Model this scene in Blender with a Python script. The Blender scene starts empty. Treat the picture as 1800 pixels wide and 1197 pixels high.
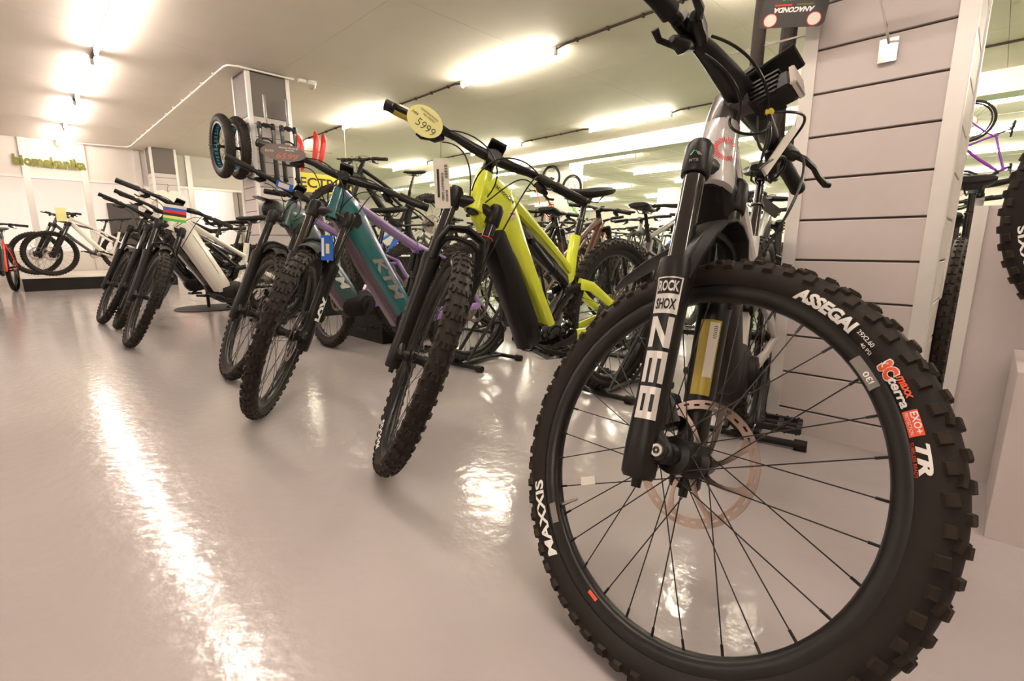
import bpy, bmesh, math, random
from mathutils import Vector, Matrix
R_ = math.radians
random.seed(7)
# ---------------------------------------------------------------- camera, world, exposure
scene = bpy.context.scene
COL = scene.collection
CAM_H, CAM_AZ, CAM_PITCH = .705, R_(44.65), R_(11.0)
cd = bpy.data.cameras.new('camera'); cd.lens = 17.0; cd.sensor_width = 36.0; cd.clip_start = .05; cd.clip_end = 100
cam = bpy.data.objects.new('camera', cd); COL.objects.link(cam)
cam.location = (0, 0, CAM_H)
cam.rotation_euler = (R_(90) - CAM_PITCH, 0, CAM_AZ - R_(90))
scene.camera = cam
world = bpy.data.worlds.new('world'); scene.world = world; world.use_nodes = True
world.node_tree.nodes['Background'].inputs[0].default_value = (1, .9, .8, 1)
world.node_tree.nodes['Background'].inputs[1].default_value = .05
vs = scene.view_settings
vs.view_transform = 'Standard'; vs.look = 'None'; vs.gamma = 1; vs.use_curve_mapping = False
vs.exposure = .62

# ---------------------------------------------------------------- materials
MATS = {}
def mat(name, col, rough=.5, metal=0., noise=.12, scale=30., bump=0., coat=0., emit=None, alpha=None, ior=None, trans=0., spec=None):
    if name in MATS: return MATS[name]
    m = bpy.data.materials.new(name); m.use_nodes = True
    nt = m.node_tree; b = nt.nodes['Principled BSDF']
    b.inputs['Roughness'].default_value = rough; b.inputs['Metallic'].default_value = metal
    if spec is not None: b.inputs['Specular IOR Level'].default_value = spec
    if coat: b.inputs['Coat Weight'].default_value = coat; b.inputs['Coat Roughness'].default_value = .08
    if trans: b.inputs['Transmission Weight'].default_value = trans
    if ior: b.inputs['IOR'].default_value = ior
    c = (*col, 1)
    if emit:
        b.inputs['Base Color'].default_value = c
        b.inputs['Emission Color'].default_value = (*emit[0], 1); b.inputs['Emission Strength'].default_value = emit[1]
    if noise > 0:
        tc = nt.nodes.new('ShaderNodeTexCoord'); nz = nt.nodes.new('ShaderNodeTexNoise')
        nz.inputs['Scale'].default_value = scale; nz.inputs['Detail'].default_value = 3
        nt.links.new(tc.outputs['Object'], nz.inputs['Vector'])
        mx = nt.nodes.new('ShaderNodeMix'); mx.data_type = 'RGBA'
        mx.inputs[6].default_value = tuple(max(0, v * (1 - noise)) for v in col) + (1,)
        mx.inputs[7].default_value = tuple(min(1, v * (1 + noise)) for v in col) + (1,)
        nt.links.new(nz.outputs['Fac'], mx.inputs[0]); nt.links.new(mx.outputs[2], b.inputs['Base Color'])
        if bump:
            bp = nt.nodes.new('ShaderNodeBump'); bp.inputs['Strength'].default_value = bump; bp.inputs['Distance'].default_value = .01
            nt.links.new(nz.outputs['Fac'], bp.inputs['Height']); nt.links.new(bp.outputs[0], b.inputs['Normal'])
    else:
        b.inputs['Base Color'].default_value = c
    MATS[name] = m
    return m
RUB = mat('tire_rubber', (.015, .0115, .0095), .6, noise=.5, scale=9, bump=.05, spec=.2)
KNOB = mat('tread_rubber', (.024, .017, .012), .64, noise=.5, scale=60, bump=.1, spec=.2)
BLK = mat('satin_black', (.008, .007, .0065), .36, noise=.2, spec=.28)
MATTE = mat('matte_black', (.01, .0088, .008), .52, noise=.2, spec=.22)
GLOSS = mat('gloss_black', (.008, .007, .007), .08, noise=.1, coat=.8)
RIMB = mat('rim_black', (.009, .008, .0075), .32, noise=.2, spec=.3)
SPK = mat('spoke_black', (.012, .011, .011), .35, metal=.4, noise=0)
STEEL = mat('brushed_steel', (.55, .51, .48), .32, metal=1., noise=.15, scale=80)
COPPER = mat('rotor_steel', (.36, .28, .25), .3, metal=1., noise=.2, scale=12)
CHROME = mat('chrome', (.8, .78, .75), .12, metal=1., noise=.03)
WHITE = mat('white_print', (.85, .83, .8), .5, noise=.02)
SILV = mat('silver_print', (.62, .6, .58), .35, metal=.3, noise=.03)
GREYP = mat('grey_print', (.2, .18, .18), .4, noise=.04)
RED = mat('red_plastic', (.72, .03, .025), .35, noise=.08)
ORNG = mat('orange_print', (.8, .09, .03), .45, noise=.05)
BLUE = mat('blue_plastic', (.02, .12, .55), .35, noise=.08)
CYAN = mat('cyan_anodised', (.03, .38, .62), .3, metal=.5, noise=.05)
FOAM = mat('foam_rubber', (.05, .04, .034), .85, noise=.3, scale=120, bump=.2)
PAPER = mat('paper_white', (.8, .76, .68), .7, noise=.03)
YEL = mat('yellow_gloss', (.74, .84, .05), .25, noise=.03, coat=.6)
YELC = mat('yellow_card', (.8, .78, .33), .6, noise=.03)
TAPE = mat('yellow_tape', (.42, .32, .04), .4, noise=.1)
GCARD = mat('slate_card', (.2, .165, .155), .55, noise=.06)
INK = mat('ink_black', (.03, .025, .02), .7, noise=0)
LIME = mat('lime_print', (.13, .14, .006), .5, noise=.03)
PURP = mat('purple_paint', (.24, .15, .36), .28, noise=.06, coat=.5)
TEAL = mat('teal_paint', (.012, .11, .125), .22, noise=.12, scale=6, coat=.7)
PLUM = mat('plum_paint', (.085, .045, .075), .28, noise=.1, coat=.5)
OLIV = mat('dark_green_paint', (.03, .07, .06), .28, noise=.1, coat=.5)
CREAM = mat('off_white_paint', (.72, .68, .6), .28, noise=.03, coat=.5)
PEARL = mat('pearl_grey_paint', (.62, .6, .58), .12, noise=.03, coat=.8)
DGREY = mat('dark_grey_paint', (.07, .065, .062), .35, noise=.1, coat=.4)
BRWN = mat('brown_paint', (.09, .035, .02), .3, noise=.1, coat=.4)
GREYF = mat('grey_paint', (.19, .18, .17), .3, noise=.1, coat=.4)
SLVF = mat('silver_paint', (.5, .48, .45), .25, metal=.6, noise=.05)

# ---------------------------------------------------------------- mesh builder
class MB:
    def __init__(s): s.v = []; s.f = []; s.m = []; s.mi = 0
    def add(s, vs_, fs):
        o = len(s.v); s.v += [tuple(v) for v in vs_]
        for f in fs: s.f.append(tuple(i + o for i in f)); s.m.append(s.mi)
    def use(s, i): s.mi = i; return s
    def box(s, c, d, rot=None, taper=1.):
        x, y, z = d[0] / 2, d[1] / 2, d[2] / 2; t = taper
        vs_ = [Vector(p) for p in ((-x,-y,-z),(x,-y,-z),(x,y,-z),(-x,y,-z),(-x*t,-y*t,z),(x*t,-y*t,z),(x*t,y*t,z),(-x*t,y*t,z))]
        if rot is not None: vs_ = [rot @ v for v in vs_]
        s.add([v + Vector(c) for v in vs_], [(0,3,2,1),(4,5,6,7),(0,1,5,4),(1,2,6,5),(2,3,7,6),(3,0,4,7)]); return s
    def bbox(s, c, d, b, rot=None):      # bevelled box, bevel on the 4 vertical (z) edges and the top/bottom rims
        x, y, z = d[0] / 2, d[1] / 2, d[2] / 2; vs_ = []
        for (zz, k) in ((-z, b), (-z + b, 0), (z - b, 0), (z, b)):
            X, Y = x - k, y - k
            for (px, py) in ((X-b,-Y),(X,-Y+b),(X,Y-b),(X-b,Y),(-X+b,Y),(-X,Y-b),(-X,-Y+b),(-X+b,-Y)): vs_.append(Vector((px, py, zz)))
        if rot is not None: vs_ = [rot @ v for v in vs_]
        fs = [tuple(range(7, -1, -1)), tuple(range(24, 32))]
        for k in range(3):
            for i in range(8): fs.append((k*8+i, k*8+(i+1) % 8, k*8+8+(i+1) % 8, k*8+8+i))
        s.add([v + Vector(c) for v in vs_], fs); return s
    def tube(s, pts, rad, n=10, cap=True, close=False):
        pts = [Vector(p) for p in pts]; N = len(pts)
        if not hasattr(rad, '__len__'): rad = [rad] * N
        rings = []; up = None
        for i, p in enumerate(pts):
            a = pts[(i-1) % N] if (i > 0 or close) else p; b = pts[(i+1) % N] if (i < N-1 or close) else p
            t = (b - a).normalized()
            if up is None:
                up = Vector((0, 0, 1)) if abs(t.z) < .9 else Vector((1, 0, 0))
            up = (up - t * up.dot(t)).normalized(); sd = t.cross(up)
            rings.append([p + (up * math.cos(2*math.pi*k/n) + sd * math.sin(2*math.pi*k/n)) * rad[i] for k in range(n)])
        vs_ = [v for r in rings for v in r]; fs = []
        for i in range(N if close else N - 1):
            j = (i + 1) % N
            for k in range(n): fs.append((i*n+k, j*n+k, j*n+(k+1) % n, i*n+(k+1) % n))
        if cap and not close: fs += [tuple(range(n)), tuple((N-1)*n + k for k in range(n-1, -1, -1))]
        s.add(vs_, fs); return s
    def cyl(s, a, b, r, r2=None, n=14): return s.tube([a, b], [r, r if r2 is None else r2], n)
    def sweep(s, path, w, h, n=12, e=3.5, side=(0, 1, 0), cap=True):
        """superellipse sections along a path: half width w across `side`, half height h in-plane"""
        path = [Vector(p) for p in path]; N = len(path); sd = Vector(side)
        if not hasattr(w, '__len__'): w = [w] * N
        if not hasattr(h, '__len__'): h = [h] * N
        vs_ = []; fs = []
        for i, p in enumerate(path):
            t = (path[min(i+1, N-1)] - path[max(i-1, 0)]).normalized(); S = (sd - t * sd.dot(t)).normalized(); u = S.cross(t)
            for k in range(n):
                th = 2*math.pi*(k+.5)/n; c, q = math.cos(th), math.sin(th)
                r = (abs(c)**e + abs(q)**e) ** (-1/e)
                vs_.append(p + S * (w[i]*c*r) + u * (h[i]*q*r))
        for i in range(N-1):
            for k in range(n): fs.append((i*n+k, i*n+(k+1) % n, (i+1)*n+(k+1) % n, (i+1)*n+k))
        if cap: fs += [tuple(range(n-1, -1, -1)), tuple((N-1)*n + k for k in range(n))]
        s.add(vs_, fs); return s
    def lathe(s, prof, N=48, axis='y', close=False):
        """prof: (radius, offset along axis)"""
        M = len(prof); vs_ = []; fs = []
        for i in range(N):
            a = 2*math.pi*i/N; c, q = math.cos(a), math.sin(a)
            for (r, o) in prof: vs_.append((r*c, o, r*q) if axis == 'y' else ((r*c, r*q, o) if axis == 'z' else (o, r*c, r*q)))
        for i in range(N):
            j = (i+1) % N
            for k in range(M if close else M-1):
                l = (k+1) % M; fs.append((i*M+k, i*M+l, j*M+l, j*M+k))
        s.add(vs_, fs); return s
    def prism(s, poly, y0, y1):        # poly in (x,z), extruded along y
        n = len(poly); vs_ = [(x, y0, z) for x, z in poly] + [(x, y1, z) for x, z in poly]
        fs = [tuple(range(n)), tuple(range(2*n-1, n-1, -1))] + [(i, n+i, n+(i+1) % n, (i+1) % n) for i in range(n)]
        s.add(vs_, fs); return s
    def xf(s, M):
        s.v = [tuple(M @ Vector(v)) for v in s.v]; return s
    def mesh(s, name, mats, smooth=True, ang=35):
        me = bpy.data.meshes.new(name); me.from_pydata(s.v, [], s.f)
        for m in (mats if isinstance(mats, (list, tuple)) else [mats]): me.materials.append(m)
        if isinstance(mats, (list, tuple)) and len(mats) > 1: me.polygons.foreach_set('material_index', s.m)
        me.update()
        if smooth: me.shade_smooth(); me.set_sharp_from_angle(angle=R_(ang))
        return me
def link(name, me, parent=None, M=None):
    o = bpy.data.objects.new(name, me); COL.objects.link(o)
    if parent is not None: o.parent = parent
    if M is not None: o.matrix_local = M if isinstance(M, Matrix) else Matrix.Translation(M)
    return o
def tag(o, label, cat, group=None):
    o['label'] = label; o['category'] = cat
    if group: o['group'] = group
    return o
def struct(o, label=None):
    o['kind'] = 'structure'
    if label: o['label'] = label
    return o
def thing(name, label, cat, loc=(0, 0, 0), rz=0., group=None):
    o = link(name, None); o.empty_display_size = .1; o.location = loc; o.rotation_euler = (0, 0, rz)
    return tag(o, label, cat, group)
def frame_M(o, x, y, z):       # matrix from origin and three axes
    x, y, z = Vector(x), Vector(y), Vector(z)
    return Matrix(((x.x, y.x, z.x, o[0]), (x.y, y.y, z.y, o[1]), (x.z, y.z, z.z, o[2]), (0, 0, 0, 1)))
# lettering: font outlines turned into mesh, normalised to a box w x h centred on the origin in its own xy plane
TXT = {}
def text_geo(t, bold=.0, shear=0., space=1.):
    key = (t, bold, shear, space)
    if key in TXT: return TXT[key]
    cu = bpy.data.curves.new('t', 'FONT'); cu.body = t; cu.size = 1; cu.offset = bold; cu.shear = shear; cu.space_character = space; cu.resolution_u = 3
    ob = bpy.data.objects.new('t', cu); COL.objects.link(ob)
    dg = bpy.context.evaluated_depsgraph_get(); ev = ob.evaluated_get(dg); me = ev.to_mesh()
    v = [tuple(p.co) for p in me.vertices]; f = [tuple(p.vertices) for p in me.polygons]
    ev.to_mesh_clear(); bpy.data.objects.remove(ob); bpy.data.curves.remove(cu)
    xs = [p[0] for p in v]; ys = [p[1] for p in v]
    x0, x1, y0, y1 = min(xs), max(xs), min(ys), max(ys)
    TXT[key] = ([((p[0]-(x0+x1)/2)/(x1-x0), (p[1]-(y0+y1)/2)/(y1-y0)) for p in v], f)
    return TXT[key]
def text_mesh(t, w, h, matl, bold=.0, shear=0., fn=None, space=1.):
    v, f = text_geo(t, bold, shear, space)
    me = bpy.data.meshes.new('lettering'); me.from_pydata([(a*w, b*h, 0) for a, b in v], [], f); me.materials.append(matl)
    if fn:          # cut into a fine grid so that the print follows a curved surface
        bm = bmesh.new(); bm.from_mesh(me)
        for k in range(1, 7): bmesh.ops.bisect_plane(bm, geom=bm.verts[:] + bm.edges[:] + bm.faces[:], plane_co=(0, h*(k/7 - .5), 0), plane_no=(0, 1, 0))
        for k in range(1, 8): bmesh.ops.bisect_plane(bm, geom=bm.verts[:] + bm.edges[:] + bm.faces[:], plane_co=(w*(k/8 - .5), 0, 0), plane_no=(1, 0, 0))
        for q in bm.verts: q.co = fn(q.co.x, q.co.y)
        bm.to_mesh(me); bm.free()
    me.update()
    return me
# ---------------------------------------------------------------- room shell
def floor_mat(name, c1, c2, rough, bump):
    m = bpy.data.materials.new(name); m.use_nodes = True; nt = m.node_tree; b = nt.nodes['Principled BSDF']
    tc = nt.nodes.new('ShaderNodeTexCoord'); n1 = nt.nodes.new('ShaderNodeTexNoise'); n1.inputs['Scale'].default_value = 1.3; n1.inputs['Detail'].default_value = 6
    nt.links.new(tc.outputs['Object'], n1.inputs['Vector'])
    mx = nt.nodes.new('ShaderNodeMix'); mx.data_type = 'RGBA'; mx.inputs[6].default_value = (*c1, 1); mx.inputs[7].default_value = (*c2, 1)
    nt.links.new(n1.outputs['Fac'], mx.inputs[0]); nt.links.new(mx.outputs[2], b.inputs['Base Color'])
    n2 = nt.nodes.new('ShaderNodeTexNoise'); n2.inputs['Scale'].default_value = 9; n2.inputs['Detail'].default_value = 4
    nt.links.new(tc.outputs['Object'], n2.inputs['Vector'])
    rm = nt.nodes.new('ShaderNodeMapRange'); rm.inputs[3].default_value = rough * .7; rm.inputs[4].default_value = rough * 1.35
    nt.links.new(n2.outputs['Fac'], rm.inputs[0]); nt.links.new(rm.outputs[0], b.inputs['Roughness'])
    n3 = nt.nodes.new('ShaderNodeTexNoise'); n3.inputs['Scale'].default_value = 22; n3.inputs['Detail'].default_value = 3
    nt.links.new(tc.outputs['Object'], n3.inputs['Vector'])
    b.inputs['Specular IOR Level'].default_value = .5
    bp = nt.nodes.new('ShaderNodeBump'); bp.inputs['Strength'].default_value = bump; bp.inputs['Distance'].default_value = .02
    nt.links.new(n3.outputs['Fac'], bp.inputs['Height']); nt.links.new(bp.outputs[0], b.inputs['Normal'])
    return m
FLOOR = floor_mat('epoxy_floor', (.385, .35, .345), (.44, .40, .395), .14, .085)
GREEN = floor_mat('green_floor', (.27, .33, .23), (.31, .37, .26), .2, .03)
CEIL = mat('ceiling_paint', (.75, .675, .6), .75, noise=.05, scale=3, bump=.05)
CTILE = mat('ceiling_tile', (.72, .66, .57), .8, noise=.06, scale=20)
WALL = mat('wall_paint', (.68, .63, .58), .7, noise=.03, scale=4)
SLAT = mat('slat_laminate', (.56, .5, .485), .5, noise=.03, scale=25)
GROOVE = mat('groove_dark', (.12, .09, .08), .7, noise=.1)
ALU = mat('aluminium_profile', (.74, .71, .68), .35, metal=.35, noise=.04)
PDARK = mat('pillar_grey', (.13, .11, .1), .55, noise=.08)
BEAMW = mat('beam_white', (.8, .77, .7), .6, noise=.03)
DKW = mat('dark_wall', (.05, .045, .04), .7, noise=.1)
TUBE_L = mat('tube_glow_pinkish', (1, 1, 1), .5, noise=0, emit=((1, .87, .77), 64.))
TUBE_R = mat('tube_glow_warm', (1, 1, 1), .5, noise=0, emit=((1, .92, .73), 135.))
FIX = mat('fixture_white', (.72, .69, .64), .45, noise=.02)
CABLE = mat('cable_brown', (.05, .03, .02), .6, noise=.2)
GLASS = mat('window_glass', (1, 1, 1), .02, noise=0, trans=1., ior=1.02)
ZC = 2.7
def slab(name, x0, x1, y0, y1, z0, z1, m, parent=None):
    b = MB(); b.box(((x0+x1)/2, (y0+y1)/2, (z0+z1)/2), (x1-x0, y1-y0, z1-z0)); o = link(name, b.mesh(name, m, smooth=False), parent)
    return o
fl = struct(slab('floor', -4, 4.1, -6, 13.3, -.1, 0, FLOOR), 'glossy pinkish grey epoxy floor')
fl2 = struct(slab('floor_back', 4.1, 24, -6, 20, -.1, 0, GREEN), 'pale green floor under the rear rows')
# plasterboard ceiling: backing and single boards with fine joints
ce = struct(slab('ceiling', -4, 24, -6, 20, ZC + .02, ZC + .12, GROOVE), 'painted board and tile ceiling')
xs = [-4, -2.2, .1, 2.45, 5.0, 6.75, 8.25]
ys = [-6, -3.9, -1.9, .2, 1.95, 3.75, 6.2, 8.6, 11, 13.3, 16.5, 20]
for i in range(len(xs)-1):
    for j in range(len(ys)-1):
        slab('ceiling_board', xs[i]+.0015, xs[i+1]-.0015, ys[j]+.0015, ys[j+1]-.0015, ZC, ZC + .02, CEIL, ce)
tile = MB(); tile.bbox((0, 0, 0), (1.185, .685, .02), .004); tile_me = tile.mesh('ceiling_tile', CTILE, smooth=False)
rest = MB()
for i in range(13):
    for j in range(37):
        p = (8.55 + .6 + i*1.2, -5.65 + j*.7, ZC + .012)
        if i < 10 and 7 <= j: link('ceiling_tile', tile_me, ce, p)
        else: rest.box(p, (1.185, .685, .02))
o = link('tile_field', rest.mesh('tile_field', CTILE, smooth=False), ce); o['kind'] = 'stuff'
b = MB()
for i in range(14): b.box((8.55 + i*1.2, 7, ZC + .006), (.022, 26, .014))
for j in range(38): b.box((16.3, -6 + j*.7, ZC + .006), (15.5, .022, .014))
link('ceiling_grid', b.mesh('ceiling_grid', BEAMW, smooth=False), ce)
struct(slab('trim_1', 8.22, 8.55, -6, 20, 2.44, ZC, BEAMW), 'white ceiling beam between the board and tile ceilings')
struct(slab('wall_left', -4.2, -4, -6, 13.3, 0, ZC + .1, WALL)); struct(slab('wall_near', -4, 24, -6.2, -6, 0, ZC + .1, WALL))
struct(slab('wall_far', 24, 24.2, -6, 20, 0, ZC + .1, WALL), 'far shop wall behind the shelves')
# shop front wall with glazing and lettering
YW = 13.2
wf = struct(slab('wall_front', -4, 4.2, YW, YW + .15, 2.02, ZC + .1, WALL), 'white header over the glazed shop front')
slab('parapet', -4, 4.2, YW, YW + .15, 0, .62, WALL, wf)
slab('wall_panel', 4.05, 4.2, YW, YW + .15, .62, 2.02, WALL, wf)
mul = [(-2.2, .09), (-.95, .09), (.36, .1), (1.2, .1), (2.08, .1), (3.0, .1)]
for x, w in mul: slab('mullion', x - w/2, x + w/2, YW - .03, YW + .12, 0, ZC, ALU, wf)
slab('transom', -4, 4.1, YW - .02, YW + .1, 1.98, 2.03, ALU, wf)
ends = [-4] + [m_[0] for m_ in mul] + [4.1]
for i in range(len(ends)-1):
    struct(slab('window_%d' % (i+1), ends[i] + .05, ends[i+1] - .05, YW + .05, YW + .058, .62, 1.98, GLASS), 'clear pane of the glazed shop front')
def fnw(s, q): return (s, -.012, q)
b_me = text_mesh('biomekanika', 1.03, .2, LIME, bold=.05, fn=fnw); link('sign_lettering', b_me, wf, (.72, YW - .02, 2.29))
# the lit room beyond the glass
bx = struct(slab('wall_beyond', -5, 4, 18, 18.2, 0, 3, mat('beyond_white', (.86, .85, .82), .7, noise=.03)), 'bright wall of the room beyond the glass')
slab('side_panel', 3.9, 4, YW + .15, 18, 0, 3, MATS['beyond_white'], bx); slab('side_panel', -5.2, -5, YW + .15, 18, 0, 3, MATS['beyond_white'], bx)
slab('floor_panel', -5, 4, YW + .15, 18, -.1, 0, FLOOR, bx); slab('ceiling_panel', -5, 4, YW + .15, 18, 2.75, 2.85, CEIL, bx)
slab('dark_doorway', 2.0, 2.7, 17.9, 18, 0, 1.9, DKW, bx); slab('notice_board', -.9, -.5, 17.93, 18, 1.1, 1.75, mat('board_blue', (.16, .2, .27), .6), bx)
struct(slab('wall_return', 4, 24, 20, 20.2, 0, ZC + .1, WALL), 'distant shop wall at the end of the aisles')
struct(slab('wall_partition', 4.02, 4.22, YW + .15, 20, 0, ZC + .1, WALL))
# two ceiling-high pillars clad in slat board with aluminium corners, one bare pillar
def slat_pillar(label, x0, x1, y0, y1, pitch, ztop, zbase=.0):
    core = MB(); e = .016; core.box(((x0+x1)/2, (y0+y1)/2, ZC/2), (x1-x0-2*e, y1-y0-2*e, ZC))
    o = struct(link('wall_pillar', core.mesh('wall_pillar', GROOVE, smooth=False)), label)
    c = .042
    for (fx, fy) in ((0, 0), (0, 1), (1, 0), (1, 1)):
        X = x1 if fx else x0; Y = y1 if fy else y0; sx = -1 if fx else 1; sy = -1 if fy else 1
        b = MB(); b.box((X + sx*c/2, Y + sy*.003, ZC/2), (c, .012, ZC)); b.box((X + sx*.003, Y + sy*c/2, ZC/2), (.012, c, ZC))
        link('corner_profile', b.mesh('corner_profile', ALU, smooth=False), o)
    mx_, my_ = {}, {}
    k = 0; z = zbase
    while z < ztop - .02:
        hgt = min(pitch, ztop - z) - .007
        for key, dims, cs in (('x', (.014, y1-y0-2*c+.004, hgt), ((x0 + .010, (y0+y1)/2), (x1 - .010, (y0+y1)/2))), ('y', (x1-x0-2*c+.004, .014, hgt), (((x0+x1)/2, y0 + .010), ((x0+x1)/2, y1 - .010)))):
            kk = (key, round(hgt, 4))
            if kk not in mx_:
                b = MB(); b.bbox((0, 0, 0), dims, .002); mx_[kk] = b.mesh('slat', SLAT, smooth=False)
            for (cx, cy) in cs: link('slat', mx_[kk], o, (cx, cy, z + hgt/2))
        z += pitch
    if ztop < ZC - .05:
        for dims, cs in (((.014, y1-y0-2*c+.004, ZC-ztop), ((x0 + .010, (y0+y1)/2), (x1 - .010, (y0+y1)/2))), ((x1-x0-2*c+.004, .014, ZC-ztop), (((x0+x1)/2, y0 + .010), ((x0+x1)/2, y1 - .010)))):
            b = MB(); b.box((0, 0, 0), dims); me = b.mesh('top_panel', PDARK, smooth=False)
            for (cx, cy) in cs: link('top_panel', me, o, (cx, cy, (ZC+ztop)/2))
    return o
PF = slat_pillar('pale slat board pillar right behind the foreground bike', 2.02, 2.48, .13, .57, .141, ZC - .01, -.045)
P1 = slat_pillar('slat board pillar with dark grey top holding forks and fat wheels', 2.12, 2.6, 6.35, 6.85, .141, 2.2)
P2 = slat_pillar('distant slat board pillar with dark top near the shop front', 2.2, 2.66, 12.55, 13.0, .141, 2.2)
kp = struct(slab('wall_column', 8.7, 9.2, 6.85, 7.5, 0, ZC, BEAMW), 'bare white column carrying hung childrens bikes')
struct(slab('wall_column_far', 16.2, 16.7, 8.1, 8.8, 0, ZC, BEAMW), 'small far white column under the tile ceiling')
# fluorescent tubes
def tube_light(x, y0, y1, m, label, z=ZC):
    t = thing('fluorescent_light', label, 'light', (x, (y0+y1)/2, z), 0, 'fluorescent ceiling tubes')
    L = y1 - y0
    b = MB(); b.bbox((0, 0, -.014), (.034, L, .028), .004); link('housing', b.mesh('housing', FIX, smooth=False), t)
    b = MB(); b.cyl((0, -L/2 + .03, -.055), (0, L/2 - .03, -.055), .0175, n=12); link('tube', b.mesh('tube', m), t)
    for s in (-1, 1):
        b = MB(); b.box((0, s*(L/2 - .018), -.055), (.032, .03, .06)); link('end_cap', b.mesh('end_cap', FIX, smooth=False), t)
    return t
ORD = ['first', 'second', 'third', 'fourth', 'fifth', 'sixth', 'seventh', 'eighth', 'ninth', 'tenth', 'eleventh', 'twelfth']
rows = [(.86, [(11.45, 13.1), (9.3, 11.2), (7.15, 9.0), (4.98, 6.83), (2.8, 4.65), (.6, 2.45), (-1.6, .25), (-3.8, -1.95)], TUBE_L, 'left'),
        (4.14, [(9.65, 11.17), (6.55, 8.07), (3.45, 4.97), (.35, 1.87), (-2.75, -1.23)], TUBE_R, 'middle'),
        (7.2, [(9.94, 11.46), (6.84, 8.36), (3.74, 5.26), (.64, 2.16), (-2.46, -.94)], TUBE_R, 'third'),
        (-2.3, [(8.3, 10.1), (3.7, 5.5), (-.8, 1.0)], TUBE_L, 'hidden')]
for x, sp, m, nm in rows:
    for i, (a, c_) in enumerate(sp):
        tube_light(x, a, c_, m, 'glowing ceiling tube, %s from the shop front in the %s row' % (ORD[i], nm))
for k, x in enumerate((9.75, 12.15, 14.55, 18.15, 21.75)):
    for i, y in enumerate((15.6, 12.6, 9.6, 6.6, 3.6, .6)):
        tube_light(x, y - .75, y + .75, TUBE_R, 'tile ceiling tube, row %s beyond the beam, %s from the shop front' % (ORD[k], ORD[i]), ZC)
for i, x in enumerate((-3, -.9, -.2, .5, 1.2, 1.9, 2.6)):  # tubes added to brighten the view through the shop front glass
    tube_light(x, 14.6, 16.6, TUBE_L, 'tube added to brighten the room beyond the glass, %s from the left' % ORD[i], 2.75)
# ceiling cables with clips, white conduit, dome camera
for x, sp, m, nm in rows[1:3]:
    for i in range(len(sp) - 1):
        y0, y1 = sp[i+1][1], sp[i][0]
        t = thing('ceiling_cable', 'brown ceiling cable in the %s tube row, %s stretch from the shop front' % (nm, ORD[i]), 'cable', (x, (y0+y1)/2, ZC), 0, 'ceiling cables')
        L = y1 - y0
        b = MB(); b.tube([(0, -L/2, -.03), (0, -L/2+.12, -.012), (0, 0, -.014), (0, L/2-.12, -.012), (0, L/2, -.03)], .011, 8); link('run', b.mesh('run', CABLE), t)
        for q in range(4):
            b = MB(); b.box((0, -L/2 + L*(q+.7)/4.4, -.014), (.035, .02, .03)); link('clip', b.mesh('clip', CABLE, smooth=False), t)
sp = rows[0][1]
for i in range(len(sp) - 1):
    y0, y1 = sp[i+1][1], sp[i][0]; b = MB(); b.cyl((0, y0 - sp[i][0], -.014), (0, 0, -.014), .014, n=8)
    tag(link('cable_joint', b.mesh('cable_joint', CABLE), None, (.86, y1, ZC)), 'dark cable joining the %s and %s tubes of the left row' % (ORD[i], ORD[i+1]), 'cable', 'left row joints')
t = thing('conduit', 'long white conduit along the ceiling from the slat pillar to the shop front', 'conduit', (1.92, 6.3, ZC))
b = MB(); b.tube([(.72, 0, -.024), (.3, 0, -.024), (.1, .0, -.024), (.02, .04, -.024), (0, .12, -.024), (0, .3, -.024), (0, 6.3, -.024), (-.05, 6.5, -.024), (-.4, 6.6, -.024), (-.95, 6.7, -.024)], .011, 10); link('pipe', b.mesh('pipe', FIX), t)
for k in range(12):
    b = MB(); b.box((0, .5 + k*.5, -.018), (.04, .02, .03)); link('clip', b.mesh('clip', FIX, smooth=False), t)
t = thing('dome_camera', 'small white dome security camera on the ceiling by the slat pillar', 'camera', (2.86, 6.3, ZC))
b = MB(); b.lathe([(0, 0), (.055, 0), (.055, -.03), (.045, -.04), (0, -.04)], 24, 'z'); link('base', b.mesh('base', FIX), t)
b = MB(); b.lathe([(.044, -.038), (.042, -.055), (.032, -.075), (.016, -.088), (0, -.09)], 24, 'z'); link('dome', b.mesh('dome', mat('dome_smoked', (.35, .3, .27), .1, noise=0, coat=1)), t)
b = MB(); b.bbox((-.12, 0, -.02), (.09, .06, .04), .006); link('junction_box', b.mesh('junction_box', FIX, smooth=False), t)
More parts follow.
